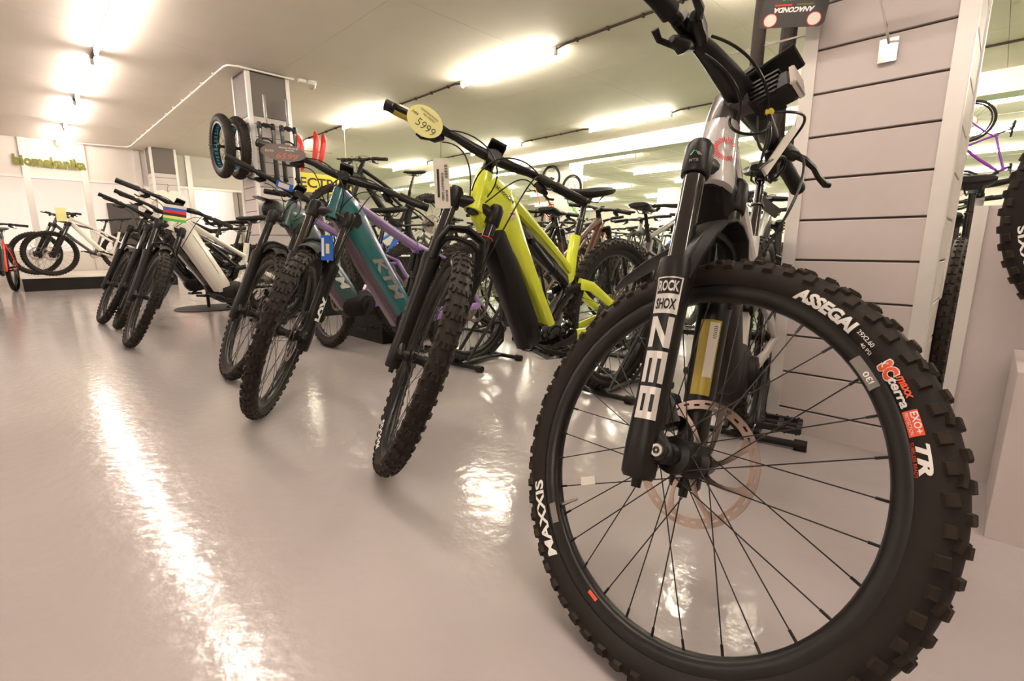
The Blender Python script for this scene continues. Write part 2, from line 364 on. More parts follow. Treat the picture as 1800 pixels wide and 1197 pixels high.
# ---------------------------------------------------------------- bicycles
# bike space: x forward, y left, z up, origin on the floor under the bottom bracket
# fork space (steered): x forward, y left, z up the steering axis, origin on the front axle
HA = R_(64); OFF = .044; FC = .78; CS = .45; BBH = .345
A2C, HT = .55, .13
CACHE = {}
def cached(key, fn):
    if key not in CACHE: CACHE[key] = fn()
    return CACHE[key]
def V2(x, z, y=0.): return (x, y, z)
def tire_parts(R=.372, tr=.033, rim_r=.314, N=64, seg=96, knob=.0045, style='mtb', fat=1.):
    """carcass mesh and tread knobs, axle along y"""
    cr = R - tr; r = tr - knob
    prof = []
    n = 16 if seg > 60 else 10
    for k in range(n + 1):
        a = R_(-138) + R_(276) * k / n
        prof.append((cr + r * math.cos(a), r * fat * math.sin(a)))
    b = MB(); b.lathe(prof, seg, 'y'); car = b.mesh('tire', RUB)
    b = MB()
    def knob_at(th, ph, dt, dl, h, tp=.82, skew=0.):
        er = Vector((math.cos(th), 0, math.sin(th))); et = Vector((-math.sin(th), 0, math.cos(th)))
        nrm = er * math.cos(ph) + Vector((0, 1, 0)) * math.sin(ph); lat = Vector((0, 1, 0)) * math.cos(ph) - er * math.sin(ph)
        if skew: et, lat = et * math.cos(skew) + lat * math.sin(skew), lat * math.cos(skew) - et * math.sin(skew)
        p = er * cr + Vector((0, 1, 0)) * (r * fat * math.sin(ph)) + er * (r * math.cos(ph)) + nrm * (h/2 - .0012)
        b.box(p, (dt, dl, h), Matrix((et, lat, nrm)).transposed(), tp)
    if style == 'mtb':
        st = 2 * math.pi / N; arc = st * cr
        for i in range(N):
            th = i * st
            for s in (-1, 1):
                if i % 2: knob_at(th, s*R_(11), arc*.5, tr*.3, knob + .002)
                else: knob_at(th, s*R_(16), arc*.42, tr*.34, knob + .002, skew=s*.25)
                if i % 2: knob_at(th + st*.1, s*R_(37), arc*.52, tr*.26, knob + .0015, skew=-s*.3)
                L = .40 if i % 2 else .52
                knob_at(th + st*.45, s*R_(60 if i % 2 else 62), arc*.5, tr*L, knob + .0025, .78, skew=s*.12)
    elif style == 'low':
        st = 2 * math.pi / N; arc = st * cr
        for i in range(N):
            for s in (-1, 1):
                knob_at(i*st, s*R_(14), arc*.5, tr*.34, knob + .002); knob_at(i*st + st*.5, s*R_(58), arc*.5, tr*.45, knob + .002)
    elif style == 'fat':
        st = 2 * math.pi / N; arc = st * cr
        for i in range(N):
            for a in (-60, -36, -12, 12, 36, 60): knob_at(i*st + (st*.5 if a in (-36, 12, 60) else 0), R_(a), arc*.45, tr*.28, knob + .002)
    tread = b.mesh('tread', KNOB, smooth=False) if b.v else None
    return car, tread
def rim_mesh(rr=.314, w=.018, m=RIMB, seg=96, name='front_wheel'):
    b = MB(); b.lathe([(rr + .004, -w), (rr - .004, -w - .001), (rr - .016, -w + .003), (rr - .022, -w*.45), (rr - .023, 0), (rr - .022, w*.45), (rr - .016, w - .003), (rr - .004, w + .001), (rr + .004, w), (rr - .006, w - .004), (rr - .008, 0), (rr - .006, -w + .004)], seg, 'y', close=True)
    return b.mesh(name, m)
def spoke_geo(b, a0, a1, y0, fr, rr, r=.001):
    p0 = (fr * math.cos(a0), y0, fr * math.sin(a0)); p1 = Vector((rr * math.cos(a1), y0 * .12, rr * math.sin(a1)))
    d = (Vector(p1) - Vector(p0)).normalized()
    b.tube([p0, Vector(p1) - d * .018, Vector(p1) - d * .0175, p1], [r, r, r * 2., r * 2.1], 5)
def spoke_families(n=32, fr=.029, rr=.294, r=.001):
    out = []
    for (y0, sg, off) in ((-.034, 1, 0), (-.034, -1, 1), (.027, 1, 2), (.027, -1, 3)):
        k = n // 4; base = 2*math.pi/n * off
        for i in range(k):
            out.append((y0, base + 2*math.pi*i/k, sg))
    return out
def hub_mesh():
    b = MB(); b.lathe([(0, -.058), (.016, -.058), (.019, -.05), (.019, -.042), (.032, -.038), (.033, -.031), (.022, -.027), (.016, -.01), (.016, .008), (.022, .02), (.033, .024), (.032, .031), (.026, .034), (.026, .043), (.018, .046), (.018, .058), (0, .058)], 28, 'y')
    return b.mesh('hub', BLK)
def rotor_mesh(Ro=.113, arms=8, y=.038):
    b = MB(); t = .0011; n = arms * 4
    def sector(r0, r1, a0, a1, k=3):
        vs_ = []; fs = []
        for i in range(k + 1):
            a = a0 + (a1 - a0)*i/k; c, q = math.cos(a), math.sin(a)
            vs_ += [(r0*c, y - t, r0*q), (r1*c, y - t, r1*q), (r1*c, y + t, r1*q), (r0*c, y + t, r0*q)]
        for i in range(k):
            for m in range(4): fs.append((i*4+m, i*4+(m+1) % 4, i*4+4+(m+1) % 4, i*4+4+m))
        fs += [(0, 3, 2, 1), (k*4, k*4+1, k*4+2, k*4+3)]
        b.add(vs_, fs)
    for i in range(n):      # braking track with slots
        a0 = 2*math.pi*i/n; a1 = 2*math.pi*(i + .45)/n; a2 = 2*math.pi*(i + 1)/n
        sector(Ro - .0165, Ro, a0, a1)
        if i % 2: sector(Ro - .0045, Ro, a1, a2); sector(Ro - .0165, Ro - .0085, a1, a2)
        else: sector(Ro - .0075, Ro, a1, a2); sector(Ro - .0165, Ro - .0115, a1, a2)
    b.lathe([(.021, y - t), (.032, y - t), (.032, y + t), (.021, y + t)], 40, 'y', close=True)
    for i in range(arms):
        a = 2*math.pi*i/arms; pts = []
        for k in range(6):
            q = k/5; rr = .027 + q*(Ro - .038); aa = a + .5*q; pts.append((rr*math.cos(aa), y, rr*math.sin(aa)))
        b.sweep(pts, .0011, [.009, .0052, .0042, .0042, .0055, .012], 4, 8)
    return b.mesh('brake_rotor', COPPER)
def wheel(parent, name, M, kind, rotor=True, spokes_single=False, tire_kw=None, rim_kw=None, nsp=32):
    """a wheel part (rim) with tire, tread, spokes, hub and rotor as sub-parts"""
    tire_kw = tire_kw or {}; rim_kw = rim_kw or {}
    rim = cached(('rim', kind, name), lambda: rim_mesh(name=name, **rim_kw))
    o = link(name, rim, parent, M)
    car, tread = cached(('tire', kind), lambda: tire_parts(**tire_kw))
    link('tire', car, o)
    if tread: k = link('tread', tread, o); k['kind'] = 'stuff'
    rr = rim_kw.get('rr', .314) - .02
    if spokes_single:
        for (y0, a, sg) in spoke_families(nsp, rr=rr):
            def mk(y0=y0, sg=sg):
                b = MB(); spoke_geo(b, 0 + sg*1.15, 0, y0, .029, rr, .0011); return b.mesh('spoke', SPK)
            s = link('spoke', cached(('spoke', kind, y0, sg), mk), o, Matrix.Rotation(-a, 4, 'Y'))
    else:
        def mk():
            b = MB()
            for (y0, a, sg) in spoke_families(nsp, rr=rr): spoke_geo(b, a + sg*1.15, a, y0, .029, rr, .0013)
            return b.mesh('spokes', SPK)
        link('spokes', cached(('spokes', kind, nsp), mk), o)['kind'] = 'stuff'
    link('hub', cached('hub', hub_mesh), o)
    if rotor: link('brake_rotor', cached('rotor', rotor_mesh), o)
    return o
# ---- front fork, fork space
LEGX = -.034; LEGY = .0755; LEGR = .0295
def fork_lower(leg_r=LEGR, arch=True, fender=False):
    b = MB()
    for s in (-1, 1):
        Y = s * LEGY
        b.sweep([(LEGX, Y, -.052), (LEGX, Y, -.045), (LEGX, Y, .0), (LEGX, Y, .08), (LEGX, Y, .2), (LEGX, Y, .29), (LEGX, Y, .32), (LEGX, Y, .343)],
                [leg_r*.72, leg_r*.86, leg_r*.9, leg_r*.86, leg_r*.9, leg_r*.98, leg_r*1.08, leg_r*1.05], [leg_r*.8, leg_r*.95, leg_r, leg_r*.9, leg_r*.95, leg_r*1.0, leg_r*1.1, leg_r*1.05], 16, 2.4, side=(0, 1, 0))
        # axle clamp standing forward of the leg
        b.sweep([(LEGX, s*(LEGY - .004), .05), (LEGX + .016, s*(LEGY - .005), .02), (0, s*(LEGY - .006), 0), (.012, s*(LEGY - .006), -.012)], [.013, .0125, .012, .011], [.016, .018, .019, .012], 12, 2.5)
        b.cyl((0, s*(LEGY - .022), 0), (0, s*(LEGY + .008), 0), .0165, n=18)
        b.cyl((LEGX, Y, -.052), (LEGX, Y, -.067), .009, .008, n=10)
    if arch:
        pts = [(LEGX + .008, -LEGY, .32), (LEGX + .02, -LEGY*.97, .365), (LEGX + .03, -LEGY*.76, .403), (LEGX + .032, -LEGY*.4, .418), (LEGX + .032, 0, .421), (LEGX + .032, LEGY*.4, .418), (LEGX + .03, LEGY*.76, .403), (LEGX + .02, LEGY*.97, .365), (LEGX + .008, LEGY, .32)]
        b.sweep(pts, [.016, .014, .012, .011, .011, .011, .012, .014, .016], [.016, .0125, .009, .008, .008, .008, .009, .0125, .016], 10, 3, side=(1, 0, 0))
    return b.mesh('fork', BLK)
def stanchions(r=.0205, a2c=A2C):
    b = MB()
    for s in (-1, 1): b.cyl((LEGX, s*LEGY, .33), (LEGX, s*LEGY, a2c + .02), r, n=20)
    return b.mesh('stanchions', GLOSS)
def crown_mesh(a2c=A2C):
    b = MB(); z = a2c
    for s in (-1, 1):
        b.lathe([(0, 0)], 3) if False else None
        b.tube([(LEGX, s*LEGY, z - .03), (LEGX, s*LEGY, z - .026), (LEGX, s*LEGY, z + .028), (LEGX, s*LEGY, z + .034)], [.0255, .0272, .0272, .0255], 20)
        b.tube([(LEGX, s*LEGY, z + .034), (LEGX, s*LEGY, z + .042)], [.0225, .0205], 18)
    pts = [(LEGX, -LEGY, z - .002), (LEGX - .004, -LEGY*.7, z + .008), (-OFF, -LEGY*.35, z + .014), (-OFF, 0, z + .014), (-OFF, LEGY*.35, z + .014), (LEGX - .004, LEGY*.7, z + .008), (LEGX, LEGY, z - .002)]
    b.sweep(pts, [.02, .022, .03, .032, .03, .022, .02], [.02, .018, .02, .022, .02, .018, .02], 12, 3, side=(1, 0, 0))
    b.lathe([(.0, 0), (.017, 0), (.022, -.001), (.026, .02)], 24, 'z')
    o = [tuple(v) for v in b.v]; n = 24 * 4
    b.v = o[:-n] + [(x - OFF, y, zz + z - .014) for x, y, zz in o[-n:]]
    return b.mesh('crown', BLK)
def handlebar_mesh(w=.38, rise=.02, zb=A2C + HT + .05, xb=-.004, back=.035):
    b = MB(); pts = []; rad = []
    for (y, dx, dz, r) in ((-1, -back, rise, .012), (-.55, -back*.62, rise*.95, .012), (-.36, -back*.3, rise*.75, .0138), (-.2, -back*.06, rise*.15, .017), (-.09, 0, 0, .0185), (.09, 0, 0, .0185), (.2, -back*.06, rise*.15, .017), (.36, -back*.3, rise*.75, .0138), (.55, -back*.62, rise*.95, .012), (1, -back, rise, .012)):
        pts.append((xb + dx, y*w, zb + dz)); rad.append(r)
    b.tube(pts, rad, 14); return b.mesh('handlebar', BLK)
def hero_bar(w=.38, rise=.02, zb=A2C + HT + .05, xb=-.004, back=.035):
    b = MB(); pts = []; W = []; Hh = []
    for (y, dx, dz, a, h) in ((-1, -back, rise, .0112, .0112), (-.6, -back*.66, rise*.95, .0112, .0112), (-.5, -back*.55, rise*.9, .0135, .0125), (-.36, -back*.3, rise*.75, .02, .015), (-.2, -back*.06, rise*.25, .026, .018), (-.06, 0, .002, .029, .022), (.06, 0, .002, .029, .022), (.2, -back*.06, rise*.25, .026, .018), (.36, -back*.3, rise*.75, .02, .015), (.5, -back*.55, rise*.9, .0135, .0125), (.6, -back*.66, rise*.95, .0112, .0112), (1, -back, rise, .0112, .0112)):
        pts.append((xb + dx, y*w, zb + dz)); W.append(a); Hh.append(h)
    b.sweep(pts, W, Hh, 18, 2.3, side=(1, 0, 0)); return b.mesh('handlebar', BLK)
def hero_stem(zt=A2C + HT, zb=A2C + HT + .05, xb=-.004):
    b = MB(); b.tube([(-OFF, 0, zt - .004), (-OFF, 0, zt + .012), (-OFF, 0, zt + .05), (-OFF, 0, zt + .066), (-OFF, 0, zt + .07)], [.034, .034, .029, .026, .02], 24)
    b.sweep([(-OFF - .01, 0, zt + .036), (-OFF + .012, 0, zt + .042), (xb - .01, 0, zb), (xb + .022, 0, zb - .002)], [.024, .026, .032, .034], [.026, .024, .024, .02], 14, 3)
    return b.mesh('stem', DGREY)
def grip_mesh(s, w=.38, rise=.02, zb=A2C + HT + .05, xb=-.004, back=.035, r=.0178):
    b = MB(); p = lambda q: (xb - back*(.62 + .38*(q-.55)/.45), s*q*w, zb + rise*(.95 + .05*(q-.55)/.45))
    qs = [.64, .65, .66, .7, .75, .8, .85, .9, .95, 1.0, 1.01, 1.015]; rs = [.0145, .0188, .0188] + [r, r*.96, r, r*.97, r, r*.98, r*1.02, r*1.0, r*.8]
    b.tube([p(q) for q in qs], rs, 16); return b.mesh('grip', MATTE)
def lever_mesh(s, w=.38, rise=.02, zb=A2C + HT + .05, xb=-.004):
    b = MB(); y = s*w
    X, Z = xb - .018, zb + rise*.9
    b.tube([(X, y*.55, Z), (X, y*.6, Z)], [.0165, .0165], 16)                       # clamp
    b.sweep([(X + .012, y*.44, Z - .004), (X + .02, y*.5, Z - .008), (X + .026, y*.56, Z - .012), (X + .036, y*.6, Z - .016)], [.011, .015, .015, .011], [.011, .014, .015, .011], 10, 3, side=(0, 0, 1))  # master cylinder
    b.sweep([(X + .03, y*.56, Z - .014), (X + .05, y*.63, Z - .02), (X + .058, y*.72, Z - .024), (X + .056, y*.82, Z - .026), (X + .06, y*.9, Z - .028), (X + .068, y*.93, Z - .028)], [.008, .0085, .008, .009, .0095, .006], [.008, .007, .006, .006, .007, .005], 8, 2.5, side=(0, 0, 1))
    # shifter below the bar
    b.sweep([(X - .004, y*.47, Z - .016), (X - .002, y*.53, Z - .034), (X - .008, y*.6, Z - .04)], [.012, .017, .008], [.012, .014, .007], 10, 3, side=(1, 0, 0))
    b.sweep([(X - .01, y*.55, Z - .04), (X - .022, y*.64, Z - .046), (X - .02, y*.69, Z - .04)], [.006, .006, .007], .004, 8, 3, side=(1, 0, 0))
    return b.mesh('brake_lever', BLK)
def stem_mesh(zt=A2C + HT, zb=A2C + HT + .05, xb=-.004):
    b = MB(); b.cyl((-OFF, 0, zt - .005), (-OFF, 0, zt + .018), .024, n=20); b.tube([(-OFF, 0, zt + .016), (-OFF, 0, zt + .062), (-OFF, 0, zt + .066)], [.0205, .0205, .017], 20)
    b.sweep([(-OFF, 0, zt + .038), (-OFF + .012, 0, zt + .042), (xb - .012, 0, zb), (xb + .01, 0, zb), (xb + .024, 0, zb)], [.017, .017, .023, .026, .024], [.02, .018, .02, .024, .02], 12, 3.5)
    return b.mesh('stem', BLK)
def display_mesh(zb=A2C + HT + .05, xb=-.004):
    b = MB(); rot = Matrix.Rotation(R_(-25), 3, 'Y'); b.bbox((xb + .0, .0, zb + .038), (.055, .06, .016), .003, rot); b.box((xb, .0, zb + .024), (.02, .02, .02), rot)
    return b.mesh('display', BLK)
def cables_mesh(sides=(-1, 1), w=.38, zb=A2C + HT + .05):
    b = MB(); bez = lambda p, n=14: [sum((Vector(q) * c for q, c in zip(p, ((1-t)**3, 3*t*(1-t)**2, 3*t*t*(1-t), t**3))), Vector()) for t in [i/n for i in range(n+1)]]
    for s in sides:
        b.tube(bez([(.0, s*w*.45, zb + .015), (.08, s*w*.2, zb + .03), (.12, -s*.06, zb - .05), (-.02, -s*.028, zb - .13)]), .0026, 6)
        b.tube(bez([(-.02, s*w*.46, zb - .02), (.06, s*w*.25, zb - .02), (.1, s*.06, zb - .12), (-.02, s*.028, zb - .15)]), .0024, 6)
    b.tube(bez([(.0, w*.45, zb + .01), (.1, w*.3, zb - .05), (.07, .1, zb - .3), (LEGX + .02, LEGY + .006, .33)]), .0026, 6)
    b.tube([(LEGX + .02, LEGY + .006, .33), (LEGX + .01, LEGY + .022, .2), (LEGX - .015, LEGY + .014, .12)], .0026, 6)
    return b.mesh('cable', BLK)
def caliper_mesh():
    b = MB(); b.bbox((-.075, .05, .085), (.045, .036, .07), .006, Matrix.Rotation(R_(-25), 3, 'Y')); return b.mesh('brake_caliper', BLK)
# ---- frame pieces, bike space
def saddle_mesh(x=-.235, z=.965):
    prof = [(-.13, .07, .012, .018), (-.12, .075, .02, .016), (-.06, .068, .022, .008), (.0, .045, .02, .0), (.06, .026, .017, -.002), (.12, .02, .015, -.005), (.142, .015, .01, -.01)]
    b = MB(); b.sweep([(x + a, 0, z + d) for a, w, h, d in prof], [w for a, w, h, d in prof], [h for a, w, h, d in prof], 14, 2.3)
    for s in (-1, 1): b.tube([(x - .1, s*.03, z - .0), (x - .06, s*.022, z - .035), (x + .05, s*.022, z - .035), (x + .11, s*.012, z - .005)], .0035, 6)
    return b.mesh('saddle', MATTE)
def seatpost_mesh(p0, p1, r=.0155, drop=.55):
    b = MB(); p0, p1 = Vector(p0), Vector(p1); q = p0.lerp(p1, drop)
    b.cyl(p0, q, r, n=14); b.tube([q - (p1-p0)*.02, q, q + (p1-p0)*.03], [r*1.3, r*1.35, r*1.2], 14); b.cyl(q, p1, r*.83, n=14)
    b.box((p1.x, 0, p1.z - .002), (.045, .03, .022)); return b.mesh('seatpost', GLOSS)
def crank_mesh(ang=R_(-35), y=.085, L=.165, z=BBH):
    b = MB()
    for s, a in ((1, ang), (-1, ang + math.pi)):
        c, q = math.cos(a), math.sin(a)
        b.sweep([(-.012*c, s*y, z - .012*q), (.06*c, s*(y + .004), z + .06*q), (L*c, s*(y + .008), z + L*q), ((L+.012)*c, s*(y + .008), z + (L+.012)*q)], .0075, [.017, .0135, .0125, .008], 10, 3)
    b.cyl((0, -y, z), (0, y, z), .013, n=12)
    return b.mesh('crank', BLK)
def pedal_mesh(s, ang=R_(-35), y=.085, L=.165, z=BBH):
    a = ang if s > 0 else ang + math.pi; b = MB(); c = Vector((L*math.cos(a), s*(y + .065), z + L*math.sin(a)))
    b.cyl(c - Vector((0, s*.06, 0)), c + Vector((0, s*.05, 0)), .008, n=10)
    for d in (-.042, .042): b.box(c + Vector((d, 0, 0)), (.012, .098, .016))
    for d in (-.045, 0, .045): b.box(c + Vector((0, d, 0)), (.09, .012, .012))
    for dx in (-.042, .042):
        for dy in (-.04, -.013, .013, .04): b.cyl(c + Vector((dx, dy, -.012)), c + Vector((dx, dy, .012)), .002, n=5)
    return b.mesh('pedal', BLK)
def chainring_mesh(z=BBH, r=.07, y=-.052):
    b = MB(); pr = []
    b.lathe([(r - .014, y - .002), (r, y - .002), (r, y + .002), (r - .014, y + .002)], 48, 'y', close=True)
    for i in range(34):
        a = 2*math.pi*i/34; b.box(((r + .002)*math.cos(a), y, (r + .002)*math.sin(a)), (.005, .003, .005), Matrix.Rotation(-a, 3, 'Y'))
    for i in range(5):
        a = 2*math.pi*i/5; b.sweep([(.015*math.cos(a), y, .015*math.sin(a)), ((r-.01)*math.cos(a), y, (r-.01)*math.sin(a))], .002, .007, 4, 6)
    return b.xf(Matrix.Translation((0, 0, z))).mesh('chainring', STEEL)
def cassette_mesh(x=-CS, z=.372):
    b = MB()
    for i, r in enumerate((.105, .09, .078, .066, .056, .046, .038, .03)): y = -.03 - i*.0042; b.lathe([(r*.55, y - .0008), (r, y - .0008), (r, y + .0008), (r*.55, y + .0008)], 36, 'y', close=True)
    return b.xf(Matrix.Translation((x, 0, z))).mesh('cassette', STEEL)
def drivetrain_mesh(x=-CS, z=.372):
    b = MB(); y = -.045
    b.sweep([(x, y - .03, z - .01), (x - .02, y - .03, z - .06), (x + .01, y - .025, z - .14)], .012, [.016, .014, .012], 8, 3)
    b.tube([(0, y - .007, BBH + .07), (x, y, z + .05)], .003, 5); b.tube([(0, y - .007, BBH - .07), (x + .01, y - .02, z - .16), (x - .02, y - .015, z - .1), (x, y, z - .05)], .003, 5)
    for (dx, dz, r) in ((-.02, -.075, .016), (.012, -.15, .018)): b.lathe([(0, -.003), (r, -.003), (r, .003), (0, .003)], 14, 'y'); n = 14*4; b.v[-n:] = [(a + x + dx, c + y - .024, d + z + dz) for a, c, d in b.v[-n:]]
    return b.mesh('derailleur', BLK)
HTb = (.497, .0, .846); HTt = (.442, .0, .962)
def head_tube(b, r=.03): b.tube([(HTb[0] + .004, 0, HTb[2] - .008), HTb, ((HTb[0]+HTt[0])/2, 0, (HTb[2]+HTt[2])/2), HTt, (HTt[0] - .003, 0, HTt[2] + .006)], [r*1.08, r*1.1, r*.96, r, r*.95], 20)
def P(*a): return [(x, 0, z) for x, z in a]
def frame_emtb(kind):
    """mesh for the main frame; returns list of (name, mesh)"""
    out = []
    if kind == 'yellow':
        b = MB(); head_tube(b, .034)
        b.sweep(P((.485, .905), (.44, .885), (.385, .855), (.335, .80), (.265, .70), (.17, .54), (.092, .405), (.078, .375)), [.034, .041, .043, .04, .038, .038, .04, .036], [.06, .085, .088, .062, .04, .03, .03, .016], 16, 4)
        b.sweep(P((.47, .85), (.43, .81), (.39, .785)), [.034, .041, .036], [.045, .055, .03], 14, 3)
        b.sweep(P((.43, .935), (.36, .905), (.28, .862), (.14, .772), (-.01, .665), (-.085, .6)), [.03, .032, .028, .022, .02, .02], [.03, .034, .024, .016, .015, .017], 12, 3.6)
        b.tube(P((-.11, .765), (-.09, .70), (-.075, .62), (-.065, .56)), [.024, .024, .025, .02], 16)
        out.append(('frame', b.mesh('frame', YEL)))
        b = MB(); b.sweep(P((.435, .785), (.41, .755), (.33, .61), (.23, .42), (.2, .345), (.18, .33)), [.03, .043, .045, .045, .043, .03], [.02, .05, .055, .06, .055, .03], 14, 4)
        out.append(('battery_cover', b.mesh('battery_cover', BLK)))
        b = MB(); b.sweep(P((.285, .80), (.2, .735), (.06, .64), (-.1, .53)), [.012, .014, .014, .012], [.03, .035, .03, .03], 10, 4); out.append(('inner_panel', b.mesh('inner_panel', GLOSS)))
    elif kind in ('ktm', 'ktm2'):
        hi = (TEAL, PURP, PLUM) if kind == 'ktm' else (OLIV, PURP, PLUM)
        b = MB(); head_tube(b, .033)
        b.sweep(P((.475, .905), (.43, .88), (.385, .82), (.3, .68), (.18, .5), (.1, .375), (.085, .35)), [.034, .042, .044, .043, .042, .042, .035], [.055, .075, .075, .068, .066, .066, .05], 16, 4.5)
        out.append(('frame', b.mesh('frame', hi[0])))
        b = MB(); b.sweep(P((.435, .955), (.38, .91), (.2, .82), (.03, .735), (-.02, .71)), [.03, .03, .026, .024, .022], [.018, .02, .02, .021, .02], 12, 3.5)
        b.sweep(P((.405, .905), (.375, .87), (.345, .83), (.26, .69), (.15, .51), (.08, .4)), [.036, .0425, .0432, .0422, .0412, .041], [.012, .016, .018, .016, .015, .014], 12, 4.5)
        b.sweep(P((.0, .72), (-.07, .70), (-.18, .665), (-.3, .62)), [.03, .032, .034, .035], [.024, .014, .01, .013], 12, 3.5)
        b.sweep(P((-.01, .7), (-.08, .65), (-.17, .605), (-.3, .608)), [.028, .03, .034, .034], [.018, .014, .01, .012], 12, 3.5)
        b.tube(P((-.16, .74), (-.13, .64), (-.09, .5), (-.04, .4)), [.022, .022, .023, .03], 14)
        out.append(('top_tube', b.mesh('top_tube', hi[1])))
        b = MB(); b.sweep(P((.49, .84), (.43, .76), (.35, .63), (.24, .46), (.15, .325)), [.02, .03, .034, .034, .03], [.012, .02, .022, .022, .02], 10, 3.5); out.append(('belly_strip', b.mesh('belly_strip', hi[2])))
    elif kind in ('white', 'black'):
        CR = CREAM if kind == 'white' else GLOSS
        b = MB(); head_tube(b, .033)
        b.sweep(P((.475, .905), (.42, .87), (.37, .80), (.28, .65), (.17, .47), (.11, .365), (.1, .345)), [.034, .042, .046, .046, .046, .044, .035], [.05, .07, .075, .07, .068, .066, .045], 16, 4.5)
        b.sweep(P((.435, .945), (.36, .9), (.15, .79), (-.06, .675), (-.13, .64)), [.03, .03, .024, .022, .02], [.03, .026, .017, .016, .018], 12, 3.2)
        b.tube(P((-.165, .75), (-.15, .68), (-.13, .6)), [.023, .024, .022], 14)
        b.sweep(P((-.12, .6), (-.1, .52), (-.07, .44), (.0, .4), (.06, .385)), [.025, .022, .03, .035, .035], [.02, .02, .025, .025, .02], 12, 3.5)
        out.append(('frame', b.mesh('frame', CR)))
        b = MB(); b.sweep(P((.355, .81), (.28, .69), (.17, .5)), .0475, [.004, .004, .004], 8, 6); out.append(('cover_seam', b.mesh('cover_seam', GREYP)))
    elif kind == 'hero':
        b = MB(); b.tube([(HTb[0] + .006, 0, HTb[2] - .012), HTb, ((HTb[0]+HTt[0])/2, 0, (HTb[2]+HTt[2])/2), HTt, (HTt[0] - .006, 0, HTt[2] + .012)], [.042, .044, .039, .036, .031], 24)
        b.sweep(P((.47, .93), (.40, .92), (.25, .86), (.05, .775), (-.13, .69)), [.03, .03, .024, .022, .02], [.03, .035, .024, .02, .02], 12, 3)
        b.tube(P((-.165, .75), (-.15, .7), (-.12, .6), (-.05, .42)), [.022, .023, .023, .03], 14)
        out.append(('frame', b.mesh('frame', PEARL)))
        b = MB(); b.sweep(P((.485, .875), (.44, .82), (.36, .69), (.25, .51), (.16, .37), (.14, .34)), [.036, .044, .046, .046, .046, .035], [.045, .06, .065, .065, .065, .04], 16, 4)
        out.append(('down_tube', b.mesh('down_tube', MATTE)))
    return out
def rear_end(kind):
    m = {'yellow': YEL, 'ktm': PURP, 'ktm2': PURP, 'white': CREAM, 'black': GLOSS, 'hero': PEARL}[kind]
    b = MB()
    for s in (-1, 1):
        b.sweep([(-.02, s*.04, .335), (-.12, s*.05, .34), (-.25, s*.062, .35), (-CS, s*.07, .372)], [.012, .011, .01, .011], [.03, .022, .016, .02], 10, 3)
        if kind in ('ktm', 'ktm2'): b.sweep([(-.28, s*.04, .61), (-.33, s*.055, .52), (-CS, s*.07, .385)], .01, [.016, .013, .016], 10, 3)
        else: b.sweep([(-.1, s*.035, .555), (-.17, s*.05, .54), (-.3, s*.062, .465), (-CS, s*.07, .385)], .012, [.026, .023, .018, .018], 10, 3.5)
    b.sweep([(-.12, -.05, .545), (-.13, .05, .545)], .014, .014, 8, 3, side=(1, 0, 0))
    return b.mesh('rear_triangle', m)
def motor_mesh(kind):
    b = MB()
    b.sweep([(.17, 0, .325), (.14, 0, .335), (.05, 0, .345), (-.04, 0, .36), (-.075, 0, .37)], [.03, .05, .052, .048, .03], [.035, .075, .085, .075, .04], 16, 3)
    for s in (-1, 1):
        b.cyl((.0, s*.045, BBH), (.0, s*.066, BBH), .058, .052, n=28); b.cyl((0, s*.066, BBH), (0, s*.07, BBH), .04, .036, n=24)
    if kind in ('yellow', 'white'): b.sweep([(.21, 0, .325), (.12, 0, .285), (.0, 0, .272), (-.05, 0, .29)], [.04, .05, .048, .03], [.02, .028, .025, .012], 12, 3)
    if kind == 'yellow': b.sweep(P((.06, .42), (.02, .47), (-.05, .52), (-.1, .57)), [.035, .03, .028, .025], [.04, .025, .03, .04], 12, 3)
    return b.mesh('motor', GLOSS if kind == 'yellow' else MATTE)
def shock_mesh(kind):
    b = MB(); p0, p1 = (Vector((.2, 0, .74)), Vector((-.06, 0, .535))) if kind in ('yellow', 'hero', 'white', 'black') else (Vector((-.03, 0, .69)), Vector((.06, 0, .44)))
    q = p0.lerp(p1, .55)
    b.cyl(p0, q, .021, n=16); b.cyl(q, p1, .013, n=14); b.tube([p0.lerp(p1, .53), p0.lerp(p1, .56)], .024, 16)
    for p in (p0, p1): b.cyl(p - Vector((0, .024, 0)), p + Vector((0, .024, 0)), .012, n=12)
    b.cyl(p0.lerp(p1, .1) + Vector((.03, 0, .02)), p0.lerp(p1, .45) + Vector((.03, 0, .02)), .014, n=12)
    return b.mesh('shock', BLK)
def linkage_mesh(kind):
    b = MB()
    for s in (-1, 1):
        if kind in ('ktm', 'ktm2'): b.sweep([(-.02, s*.035, .70), (-.03, s*.036, .62), (.05, s*.03, .45)], .005, .018, 8, 3)
        else: b.sweep([(.0, s*.036, .535), (-.06, s*.038, .545), (-.125, s*.04, .555)], .006, [.016, .02, .015], 8, 3)
    return b.mesh('linkage', BLK)
